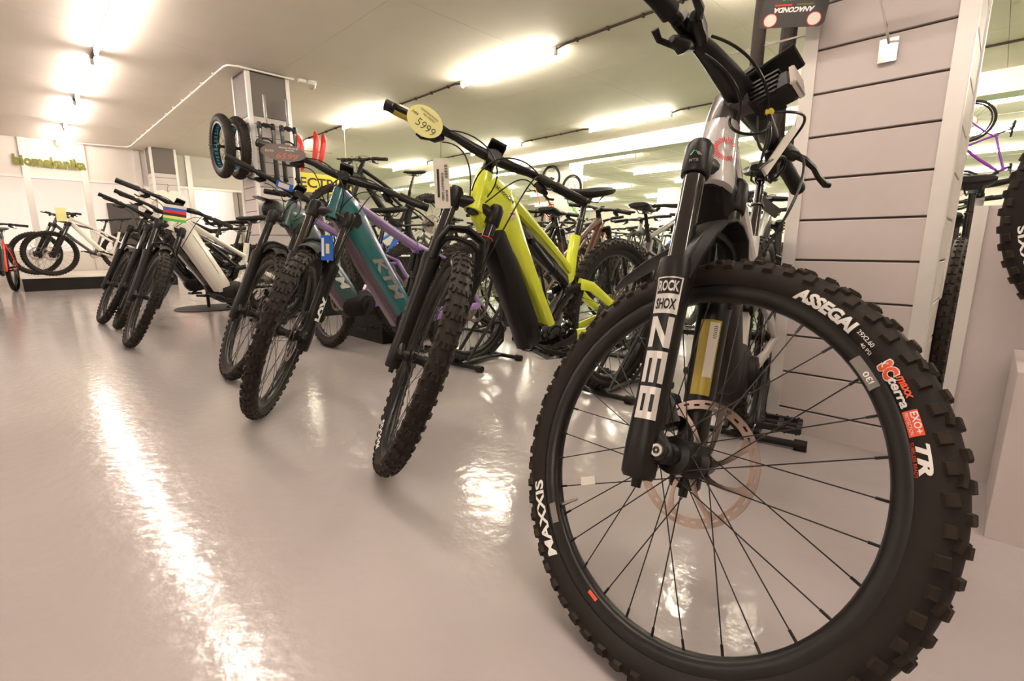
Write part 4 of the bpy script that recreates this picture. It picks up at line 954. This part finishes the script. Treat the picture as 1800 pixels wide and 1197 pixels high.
PAL = [('matte black', MATTE), ('dark grey', DGREY), ('brown', BRWN), ('dark grey', DGREY), ('mid grey', GREYF), ('gloss black', GLOSS), ('silver', SLVF), ('red', RED), ('off white', CREAM), ('blue', BLUE), ('dark green', OLIV), ('black', BLK), ('orange', ORNG)]
def row(desc, x_axle, y0, dy, n, yaw, jitter, order, from_what):
    used = {}
    for i in range(n):
        cn, cm = PAL[order[i % len(order)]]; y = y0 + i*dy + random.uniform(-.04, .04)
        k = used.get(cn, 0); used[cn] = k + 1
        simple_bike('mountain_bike', '%s mountain bike %s, %s such from the pillar' % (cn, desc, ORD[k]), (x_axle + (.1 if i % 2 else -.1) + random.uniform(-.04, .04), y), yaw + random.uniform(-jitter, jitter), random.uniform(-25, 25), 'full' if (i*7 + len(desc)) % 3 else 'hard', cm, 'bikes in the rear rows')
# second row: rear wheels towards the front row, heading away
row('in the second row', 4.05, 1.2, .68, 5, 10, 5, [1, 4, 2, 5, 0, 7, 3, 9, 11], 'the near pillar')
row('in the third row', 5.1, 1.75, .68, 10, 182, 6, [0, 2, 4, 8, 1, 9, 5, 6, 12, 3, 7], 'the near pillar')
row('in the fourth row', 8.45, 2.5, .7, 10, 2, 6, [5, 6, 9, 0, 12, 1, 8, 7, 3, 10, 2], 'the near pillar')
row('in the row under the beam', 9.95, 3.3, .8, 10, 180, 8, [8, 0, 7, 3, 9, 1, 12, 6, 5, 4], 'the near pillar')
row('in the row beyond the beam', 13.4, 4.4, .95, 9, 0, 8, [7, 8, 1, 9, 12, 6, 0, 5, 3], 'the near pillar')
row('in the farthest row', 17.0, 5.4, 1.15, 8, 180, 8, [12, 6, 7, 1, 8, 9, 3, 0], 'the near pillar')
for i in range(5):
    yy = 1.2 + i*.68; stand(2.85 - .02, yy - .2, 10, 'black tubular stand of the second row, %s from the near pillar' % ORD[i])
# bikes seen through the gap right of the slat pillar
simple_bike('mountain_bike', 'silver mountain bike in the gap right of the slat board pillar', (4.0, .12), 0, 10, 'full', SLVF)
simple_bike('mountain_bike', 'bright red mountain bike in the gap right of the slat board pillar', (5.0, .42), 178, -15, 'hard', RED)
simple_bike('mountain_bike', 'dark grey mountain bike behind the red one in the right hand gap', (8.7, .35), 2, 10, 'full', DGREY)
# left part beyond the front row
simple_bike('mountain_bike', 'blue mountain bike standing in front of the slat pillar with fat wheels', (3.95, 5.75), 5, 20, 'full', BLUE)
simple_bike('mountain_bike', 'black mountain bike beyond the blue one near the slat pillar', (4.2, 6.75), 3, -15, 'full', BLK)
simple_bike('mountain_bike', 'dark grey mountain bike left of the slat pillar with fat wheels', (1.3, 7.4), 190, 60, 'full', DGREY)
simple_bike('mountain_bike', 'brown mountain bike standing before the platform', (1.25, 8.3), 188, 55, 'hard', BRWN)
simple_bike('mountain_bike', 'orange mountain bike standing before the platform', (1.3, 9.1), 188, 40, 'full', ORNG)
# black platform with two bikes, red bike at the left edge
t = thing('platform', 'low black display platform with white edge in front of the shop front', 'platform', (1.06, 12.0, 0))
b = MB(); b.box((0, 0, .1), (2.06, 2.2, .2)); link('base', b.mesh('base', MATTE, smooth=False), t); b = MB(); b.box((0, 0, .21), (2.1, 2.24, .02)); link('top_board', b.mesh('top_board', WALL, smooth=False), t)
simple_bike('mountain_bike', 'white mountain bike on the black platform with a yellow tag', (.42, 11.15), 182, 8, 'full', CREAM, 'bikes on the platform', zbase=.22)
simple_bike('mountain_bike', 'dark bike behind the white one on the platform', (.26, 11.75), 182, 20, 'hard', DGREY, 'bikes on the platform', zbase=.22)
simple_bike('mountain_bike', 'red mountain bike facing the camera at the left edge of the picture', (-.23, 9.95), 262, 10, 'hard', RED)
def board(name, label, cat, c, d, m, rz=0.):
    b = MB(); b.bbox((0, 0, 0), d, min(.0008, min(d)*.3)); o = link(name, b.mesh(name, m, smooth=False)); o.location = c; o.rotation_euler = (0, 0, rz); return tag(o, label, cat)
board('hang_tag', 'yellow tag hanging on the white platform bike', 'tag', (.62, 10.98, 1.22), (.13, .004, .22), YELC)
t = thing('floor_display_base', 'round black floor plate with a short post behind the off white bike', 'display base', (1.5, 6.42, 0))
b = MB(); b.lathe([(0, 0), (.34, 0), (.34, .008), (.33, .014), (0, .016)], 48, 'z'); link('plate', b.mesh('plate', MATTE), t); b = MB(); b.tube([(0, 0, .012), (0, 0, .3), (.04, 0, .38)], .018, 12); link('post', b.mesh('post', BLK), t)
# ---- black plinth with white top behind the dark green bike
t = thing('plinth', 'black box plinth with white top behind the dark green bike', 'plinth', (2.06, 3.43, 0))
b = MB(); b.box((0, 0, .19), (.5, .62, .38)); link('body', b.mesh('body', MATTE, smooth=False), t); b = MB(); b.box((0, 0, .386), (.51, .63, .012)); link('top', b.mesh('top', WALL, smooth=False), t)
t = thing('plinth', 'tall black plinth carrying a bike between front row and second row', 'plinth', (3.05, 5.05, 0))
b = MB(); b.box((0, 0, .295), (1.9, .44, .59)); link('body', b.mesh('body', MATTE, smooth=False), t); b = MB(); b.box((0, 0, .596), (1.92, .46, .012)); link('top', b.mesh('top', WALL, smooth=False), t)
simple_bike('mountain_bike', 'black mountain bike raised on the tall plinth, bars above the teal bike', (2.45, 5.05), 180, 10, 'full', BLK, zbase=.602, full=True)
# ---- right edge: panel, white plinth with a bike on it
t = thing('display_panel', 'white display panel with aluminium edge at the right border', 'panel', (1.99, -.55, 0))
b = MB(); b.box((0, 0, .41), (.02, 1.18, .82)); link('board', b.mesh('board', SLAT, smooth=False), t); b = MB(); b.box((0, .6, .41), (.035, .03, .82)); link('edge_profile', b.mesh('edge_profile', ALU, smooth=False), t)
board('white_plinth', 'white box plinth carrying a bike at the right border', 'plinth', (1.77, -.74, .21), (.36, 1.34, .42), SLAT)
simple_bike('mountain_bike', 'mountain bike on the white plinth, only its front tire in the picture', (1.72, -.36), 90, 0, 'full', DGREY, zbase=.42)
tw = [o for o in COL.objects if o.parent and o.parent.get('label', '').startswith('mountain bike on the white plinth') and o.name.startswith('front_wheel')][0]
link('tire_lettering', text_mesh('MAXXIS', .155, .017, WHITE, .03, 0, tire_fn(-46, .3285, 1, .0016)), tw)
# ---- children's bikes hung up
def kid(label, pos, rot, sc, m, var='hard'):
    M = Matrix.Translation(pos) @ rot @ Matrix.Scale(sc, 4)
    return simple_bike('childrens_bike', label, (0, 0), 0, 0, var, m, 'hung childrens bikes', tire='slick', root_M=M)
RX = lambda a: Matrix.Rotation(R_(a), 4, 'X'); RY = lambda a: Matrix.Rotation(R_(a), 4, 'Y'); RZ = lambda a: Matrix.Rotation(R_(a), 4, 'Z')
def axes(x, y, z): return Matrix(((x[0], y[0], z[0], 0), (x[1], y[1], z[1], 0), (x[2], y[2], z[2], 0), (0, 0, 0, 1)))
kid('orange and violet childrens bike hung upright on the bare white column', (8.5, 6.93, 1.62), axes((0, 0, 1), (-1, 0, 0), (0, 1, 0)), .72, ORNG)
kid('green childrens bike hung on the right side of the bare white column', (8.5, 6.9, 1.62), axes((0, .05, -1), (1, 0, 0), (0, -1, -.05)), .72, mat('green_paint', (.1, .5, .08), .3, noise=.05))
kid('purple childrens bike hung from the ceiling right of the slat board pillar', (5.5, .46, 1.49), axes((0, 0, -1), (1, 0, 0), (0, -1, 0)), .43, mat('violet_paint', (.16, .015, .28), .3, noise=.05))
b = MB(); b.tube([(5.5, .3, 1.72), (5.5, .3, 1.84), (5.5, .3, ZC)], .004, 6); tag(link('hanging_wire', b.mesh('hanging_wire', STEEL)), 'wire from the ceiling holding the purple childrens bike', 'wire')
# ---- goods on the dark-topped slat pillar
def fat_wheel(label, pos):
    t = thing('fat_wheel', label, 'wheel', pos, R_(90), 'hung fat bike wheels')
    car, tread = cached(('tire', 'fat'), lambda: tire_parts(R=.355, tr=.056, N=60, seg=72, knob=.003, style='fat'))
    rm = cached(('rim', 'fat'), lambda: rim_mesh(rr=.262, w=.042, name='rim'))
    link('rim', rm, t); link('tire', car, t); k = link('tread', tread, t); k['kind'] = 'stuff'
    def cut():
        b = MB()
        for i in range(32):
            a = 2*math.pi*i/32; b.box((.2375*math.cos(a), 0, .2375*math.sin(a)), (.003, .034, .026), Matrix.Rotation(-a, 3, 'Y'))
        return b.mesh('rim_strip', CYAN, smooth=False)
    link('rim_strip', cached('fatcut', cut), t); link('hub', cached('hub', hub_mesh), t)
    def sk():
        b = MB()
        for (y0, a, sg) in spoke_families(32, rr=.242): spoke_geo(b, a + sg*1.1, a, y0*1.6, .029, .242, .0013)
        return b.mesh('spokes', SPK)
    link('spokes', cached('fatspk', sk), t)['kind'] = 'stuff'
    return t
fat_wheel('fat bike wheel with cyan rim cut-outs, outer one hung on the slat pillar', (1.87, 6.6, 1.85)); fat_wheel('fat bike wheel hung closer to the slat pillar', (2.035, 6.6, 1.85))
b = MB(); b.cyl((1.72, 6.6, 1.85), (2.13, 6.6, 1.85), .008, n=10); tag(link('wheel_hook', b.mesh('wheel_hook', CHROME)), 'steel rod hook holding the fat wheels', 'hook')
def hung_fork(label, x):
    t = thing('suspension_fork', label, 'fork', (x, 6.27, 1.52), R_(90), 'forks hung on the pillar')
    link('lowers', cached('fork', fork_lower), t); link('stanchions', cached(('stan', None), lambda: stanchions()), t); link('crown', cached('crown', crown_mesh), t)
    b = MB(); b.cyl((-OFF, 0, A2C), (-OFF, 0, A2C + .34), .016, n=14); link('steerer', b.mesh('steerer', GREYF), t)
    b = MB(); b.tube([(.09, 0, A2C + .05), (.05, 0, A2C + .05), (-.09, 0, A2C + .06)], .006, 8); tag(link('fork_hook', b.mesh('fork_hook', CHROME), None, Matrix.Translation((x, 6.27, 1.52)) @ Matrix.Rotation(R_(90), 4, 'Z')), 'steel hook under the crown of the ' + label[6:], 'hook')
hung_fork('black suspension fork hung left on the slat pillar', 2.25); hung_fork('black suspension fork hung right on the slat pillar', 2.5)
# helmet
t = thing('helmet', 'black full face helmet with visor on the slat pillar', 'helmet', (2.24, 6.2, 1.13), R_(200))
b = MB(); N = 24; M_ = 12; vs_ = []; fs = []
for i in range(M_ + 1):
    v = -.62 + (math.pi/2 + .62) * i / M_
    for k in range(N):
        u = 2*math.pi*k/N; x = .135*math.cos(v)*math.cos(u); y = .105*math.cos(v)*math.sin(u); z = .12*math.sin(v)
        if x > .0: x *= 1.08
        vs_.append((x, y, z))
for i in range(M_):
    for k in range(N): fs.append((i*N+k, i*N+(k+1) % N, (i+1)*N+(k+1) % N, (i+1)*N+k))
b.add(vs_, fs); link('shell', b.mesh('shell', MATTE), t)
b = MB(); b.sweep([(-.0, -.1, -.05), (.09, -.085, -.09), (.16, -.04, -.1), (.175, 0, -.1), (.16, .04, -.1), (.09, .085, -.09), (.0, .1, -.05)], [.03, .032, .03, .028, .03, .032, .03], .012, 10, 3, side=(0, 0, 1)); link('chin_bar', b.mesh('chin_bar', MATTE), t)
b = MB(); b.sweep([(.06, 0, .1), (.13, 0, .115), (.2, 0, .13), (.23, 0, .14)], [.09, .085, .075, .06], .006, 10, 4); link('visor', b.mesh('visor', DGREY), t)
# red mudguards and yellow sign beyond the pillar
for i, (x, dz, an) in enumerate(((2.74, 0, 4), (2.82, -.03, -3), (2.97, .06, 8), (3.05, .05, 12))):
    b = MB(); b.sweep([(0, 0, 0), (.01, -.02, .12), (.012, -.03, .28), (.006, -.02, .38), (0, 0, .43)], [.02, .034, .038, .034, .018], [.006, .01, .012, .01, .006], 12, 2.6, side=(1, 0, 0))
    o = link('mudguard', b.mesh('mudguard', RED)); o.location = (x, 6.68, 1.72 + dz); o.rotation_euler = (0, R_(an), 0)
    tag(o, 'red plastic mudguard hung beyond the pillar, %s from the left' % ORD[i], 'mudguard', 'hung red mudguards')
b = MB(); b.cyl((2.59, 6.69, 1.94), (3.25, 6.69, 1.96), .008, n=8); tag(link('mudguard_rail', b.mesh('mudguard_rail', CHROME)), 'steel rail carrying the red mudguards', 'rail')
t = thing('hanging_sign', 'yellow sign with black capital lettering beyond the slat pillar', 'sign', (3.42, 7.6, 1.52), R_(0))
b = MB(); b.box((0, 0, .14), (1.1, .02, .28)); link('board', b.mesh('board', mat('sign_yellow', (.75, .62, .05), .5, noise=.03), smooth=False), t)
link('lettering', text_mesh('ELECTRIC', .98, .15, INK, .02, 0, lambda s, q: (s, -.012, q + .14)), t)
for sx in (-.5, .5):
    b = MB(); b.cyl((sx, 0, .28), (sx, 0, ZC - 1.52), .003, n=6); link('hanger_wire', b.mesh('hanger_wire', STEEL), t)
# T-shirt on the far pillar
t = thing('shirt', 'pale shirt on a hanger on the far slat pillar', 'shirt', (2.42, 12.48, 1.5), 0)
b = MB(); b.prism([(-.2, -.3), (.2, -.3), (.2, .2), (.3, .1), (.36, .18), (.2, .33), (.08, .36), (0, .31), (-.08, .36), (-.2, .33), (-.36, .18), (-.3, .1), (-.2, .2)], -.02, .02); link('cloth', b.mesh('cloth', PAPER, smooth=False), t)
b = MB(); b.tube([(0, 0, .33), (0, 0, .42), (.03, 0, .45), (.0, 0, .48)], .005, 6); link('hanger', b.mesh('hanger', BRWN), t)
# ---- slat pillar goods: hook with price holder, foam tire inserts, hang card
t = thing('slat_hook', 'chrome slat board hook with clear price holder on the near pillar', 'hook', (2.02, .33, 1.31))
b = MB(); b.bbox((-.004, 0, -.0), (.006, .05, .07), .001); link('back_plate', b.mesh('back_plate', CHROME, smooth=False), t)
b = MB(); b.tube([(-.004, 0, .02), (-.03, 0, .03), (-.24, .0, .09), (-.25, 0, .12)], .004, 8); link('rod', b.mesh('rod', CHROME), t)
def foam_loop(label, pts, r, group='foam tire inserts'):
    c = [sum((Vector(p) for p in pts), Vector()) / len(pts)][0]; b = MB()
    P_ = [Vector(p) - c for p in pts]; n = len(P_); sm = []
    for i in range(n):
        p0, p1, p2, p3 = P_[i-1], P_[i], P_[(i+1) % n], P_[(i+2) % n]
        for q in range(6):
            t_ = q/6; sm.append(.5*((2*p1) + (p2-p0)*t_ + (2*p0 - 5*p1 + 4*p2 - p3)*t_*t_ + (3*p1 - p0 - 3*p2 + p3)*t_**3))
    b.tube(sm, r, 14, close=True); o = link('foam_insert', b.mesh('foam_insert', FOAM)); o.location = c; return tag(o, label, 'tire insert', group)
foam_loop('black foam ring hanging left beside the near pillar', [(2.1, .73, 1.15), (2.1, .755, 1.35), (2.1, .745, 1.7), (2.12, .70, 1.95), (2.14, .66, 1.7), (2.14, .665, 1.35), (2.13, .69, 1.15)], .024)
foam_loop('black foam ring hanging close to the near pillar', [(2.3, .70, 1.05), (2.3, .72, 1.3), (2.3, .71, 1.7), (2.32, .67, 1.93), (2.34, .63, 1.7), (2.34, .635, 1.3), (2.33, .66, 1.05)], .024)
foam_loop('black foam ring at the top of the near pillar front', [(1.9, .33 + .2*math.cos(a), 1.74 + .25*math.sin(a)) for a in [2*math.pi*i/10 for i in range(10)]], .024)
b = MB(); b.cyl((2.22, .56, 1.94), (2.22, .9, 1.95), .005, n=8); tag(link('side_rod', b.mesh('side_rod', CHROME)), 'steel rod on the pillar side carrying the foam rings', 'hook')
b = MB(); b.cyl((2.1, .56, 1.45), (2.1, .9, 1.45), .0045, n=8); tag(link('side_rod', b.mesh('side_rod', CHROME)), 'lower steel rod sticking out of the pillar side', 'hook')
def facing(pos, roll=0., yaw=0., pitch=0.):
    """matrix whose z looks towards the room's front where the photographer stands"""
    d = Vector((-pos[0], -pos[1], 0)).normalized(); x = Vector((0, 0, 1)).cross(d).normalized()
    M = frame_M(pos, x, (0, 0, 1), d)
    return M @ Matrix.Rotation(R_(yaw), 4, 'Y') @ Matrix.Rotation(R_(pitch), 4, 'X') @ Matrix.Rotation(R_(roll), 4, 'Z')
def card(name, label, cat, M, w, h, m, shape='rect', th=.0012):
    t = link(name, None); t.matrix_world = M; t.empty_display_size = .05; tag(t, label, cat)
    n = 32; poly = []
    if shape == 'oval': poly = [(w/2*math.cos(2*math.pi*i/n), h/2*math.sin(2*math.pi*i/n)) for i in range(n)]
    else:
        r = min(w, h)*.1
        for cx, cy, a0 in ((w/2-r, h/2-r, 0), (-w/2+r, h/2-r, 90), (-w/2+r, -h/2+r, 180), (w/2-r, -h/2+r, 270)): poly += [(cx + r*math.cos(R_(a0 + 22.5*k)), cy + r*math.sin(R_(a0 + 22.5*k))) for k in range(5)]
    n = len(poly); b = MB(); b.add([(x, y, 0) for x, y in poly] + [(x, y, -th) for x, y in poly], [tuple(range(n)), tuple(range(2*n-1, n-1, -1))] + [(i, (i+1) % n + 0, n + (i+1) % n, n+i)[::-1] for i in range(n)])
    link('card', b.mesh('card', m, smooth=False), t); return t
def ink(t, tx, x, y, w, h, m=INK, bold=0., shear=0., rot=0., name='lettering'):
    return link(name, text_mesh(tx, w, h, m, bold, shear), t, Matrix.Translation((x, y, .0006)) @ Matrix.Rotation(R_(rot), 4, 'Z'))
HANDY = mat('marker_coral', (.75, .22, .16), .6, noise=.05)
# yellow price oval on the yellow bike, warranty card below
t = card('price_card', 'pale yellow oval price card on the handlebar of the yellow bike', 'price card', facing((.735, 1.02, 1.0), -38, 0, -10), .092, .07, YELC, 'oval')
ink(t, 'CANNONDALE MOTERRA', .0, .02, .05, .0045); ink(t, 'NEO CARBON 2', .004, .0125, .034, .0045); ink(t, '7499', -.03, .002, .017, .007); ink(t, '5999', .01, -.01, .05, .019, INK, -.012)
t = card('warranty_card', 'white warranty card with bar codes hanging below the handlebar of the yellow bike', 'tag', facing((.80, 1.045, .865), 1, 0, 0), .04, .125, PAPER)
ink(t, 'WARRANTY CARD', .002, -.008, .07, .0065, INK, .02, 0, -90)
for (x, y, w_, h_, n) in ((-.009, .0, .006, .07, 0), (.012, .03, .008, .035, 9), (.012, -.03, .006, .03, 9)):
    b = MB()
    if n == 0: b.add([(x - .003, -.035, .0005), (x + .003, -.035, .0005), (x + .003, .035, .0005), (x - .003, .035, .0005)], [(0, 1, 2, 3)])
    else:
        for i in range(n): yy = y - h_/2 + h_*i/n; b.add([(x - w_/2, yy, .0005), (x + w_/2, yy, .0005), (x + w_/2, yy + h_/n*.55, .0005), (x - w_/2, yy + h_/n*.55, .0005)], [(0, 1, 2, 3)])
    link('bar_code', b.mesh('bar_code', INK, smooth=False), t)
b = MB(); b.tube([(0, .055, -.001), (.002, .1, -.005), (.0, .135, -.01)], .0006, 5); link('string', b.mesh('string', INK), t)
# slate price oval on the teal bike
t = card('price_card', 'slate grey oval price card with coral figures on the teal bike handlebar', 'price card', facing((.76, 1.955, 1.05), -3, 0, 0), .155, .062, GCARD, 'oval')
ink(t, 'MACINA PROWLER', .018, .018, .066, .006, WHITE, .02); ink(t, 'MASTER', .022, .010, .03, .005, WHITE, .02); ink(t, '8299', -.048, .002, .028, .008, YELC); ink(t, '6599', .012, -.0115, .075, .02, HANDY, -.005, .3)
t = card('hang_tag', 'blue and white tag hanging at the fork of the teal bike', 'tag', facing((.80, 1.735, .70), -3), .042, .09, BLUE)
b = MB(); b.add([(-.018, -.03, .0006), (-.01, -.03, .0006), (-.01, .035, .0006), (-.018, .035, .0006)], [(0, 1, 2, 3)]); link('print', b.mesh('print', WHITE, smooth=False), t)
b = MB(); b.add([(-.004, -.02, .0006), (.008, -.02, .0006), (.008, .015, .0006), (-.004, .015, .0006)], [(0, 1, 2, 3)]); link('print', b.mesh('print', YELC, smooth=False), t)
t = card('hang_tag', 'small white tag with blue border on the dark green bike handlebar', 'tag', facing((.905, 2.35, .975), -18), .07, .032, BLUE)
b = MB(); b.add([(-.026, -.011, .0006), (.02, -.011, .0006), (.02, .011, .0006), (-.026, .011, .0006)], [(0, 1, 2, 3)]); link('print', b.mesh('print', PAPER, smooth=False), t)
t = card('hang_tag', 'striped tag with rainbow print on the off white bike handlebar', 'tag', facing((.80, 4.0, .93), -8), .13, .1, PAPER)
for i, m in enumerate((BLUE, RED, INK, YELC, mat('green_paint', (.1, .5, .08), .3))):
    b = MB(); y0 = .03 - i*.018; b.add([(-.065, y0 - .018, .0006), (.065, y0 - .018, .0006), (.065, y0, .0006), (-.065, y0, .0006)], [(0, 1, 2, 3)]); link('print', b.mesh('print', m, smooth=False), t)
# leaflet on the foreground bike, hang card of the foam rings
M = facing((1.085, .33, .892), 48, 55, 0)
t = card('leaflet', 'folded paper leaflet tucked behind the handlebar of the foreground bike', 'leaflet', M, .12, .017, PAPER)
b = MB(); b.add([(-.06, -.012, -.006), (.055, -.016, -.012), (.055, .002, -.012), (-.06, .006, -.006)], [(0, 1, 2, 3), (3, 2, 1, 0)]); link('sheet', b.mesh('sheet', PAPER, smooth=False), t)
t = card('hang_card', 'black hang card with upside down white and green print beside the near pillar', 'card', facing((1.93, .585, 1.505), 172, 0, 0), .195, .16, mat('card_black', (.03, .028, .025), .4, noise=.05), th=.002)
ink(t, 'ANACONDA', .0, .028, .12, .016, WHITE, .05, .25); ink(t, 'PROTEZIONE', 0, -.004, .08, .008, mat('green_print', (.1, .6, .2), .5), .02); ink(t, 'PER CERCHI & COPERTONE', 0, -.018, .13, .008, MATS['green_print'], .02)
for sx in (-.065, .065):
    b = MB(); b.lathe([(0, 0), (.021, 0), (.021, .0008), (0, .0008)], 24, 'z'); r_ = link('round_mark', b.mesh('round_mark', RED, smooth=False), t, (sx, .058, .0004))
    b = MB(); b.lathe([(0, 0), (.0185, 0), (.0185, .0006), (0, .0006)], 24, 'z'); link('round_mark', b.mesh('round_mark', PAPER, smooth=False), t, (sx, .058, .0010))
t2 = card('hang_card', 'small dark hang card with white bar code label low beside the near pillar', 'card', facing((2.15, .69, .87), -38), .13, .04, MATS['card_black'], th=.002)
b = MB(); b.add([(-.055, -.012, .0006), (-.025, -.012, .0006), (-.025, .012, .0006), (-.055, .012, .0006)], [(0, 1, 2, 3)]); link('label', b.mesh('label', PAPER, smooth=False), t2)
b = MB(); b.tube([(.06, 0, 0), (.1, .03, .0), (.12, .1, .0)], .0008, 5); link('string', b.mesh('string', PAPER), t2)
for (x, w_, m) in ((.035, .05, RED), (-.03, .05, LIME)):
    b = MB(); b.add([(x - w_/2, .011, .0006), (x + w_/2, .011, .0006), (x + w_/2, .016, .0006), (x - w_/2, .016, .0006)], [(0, 1, 2, 3)]); link('print', b.mesh('print', m, smooth=False), t)
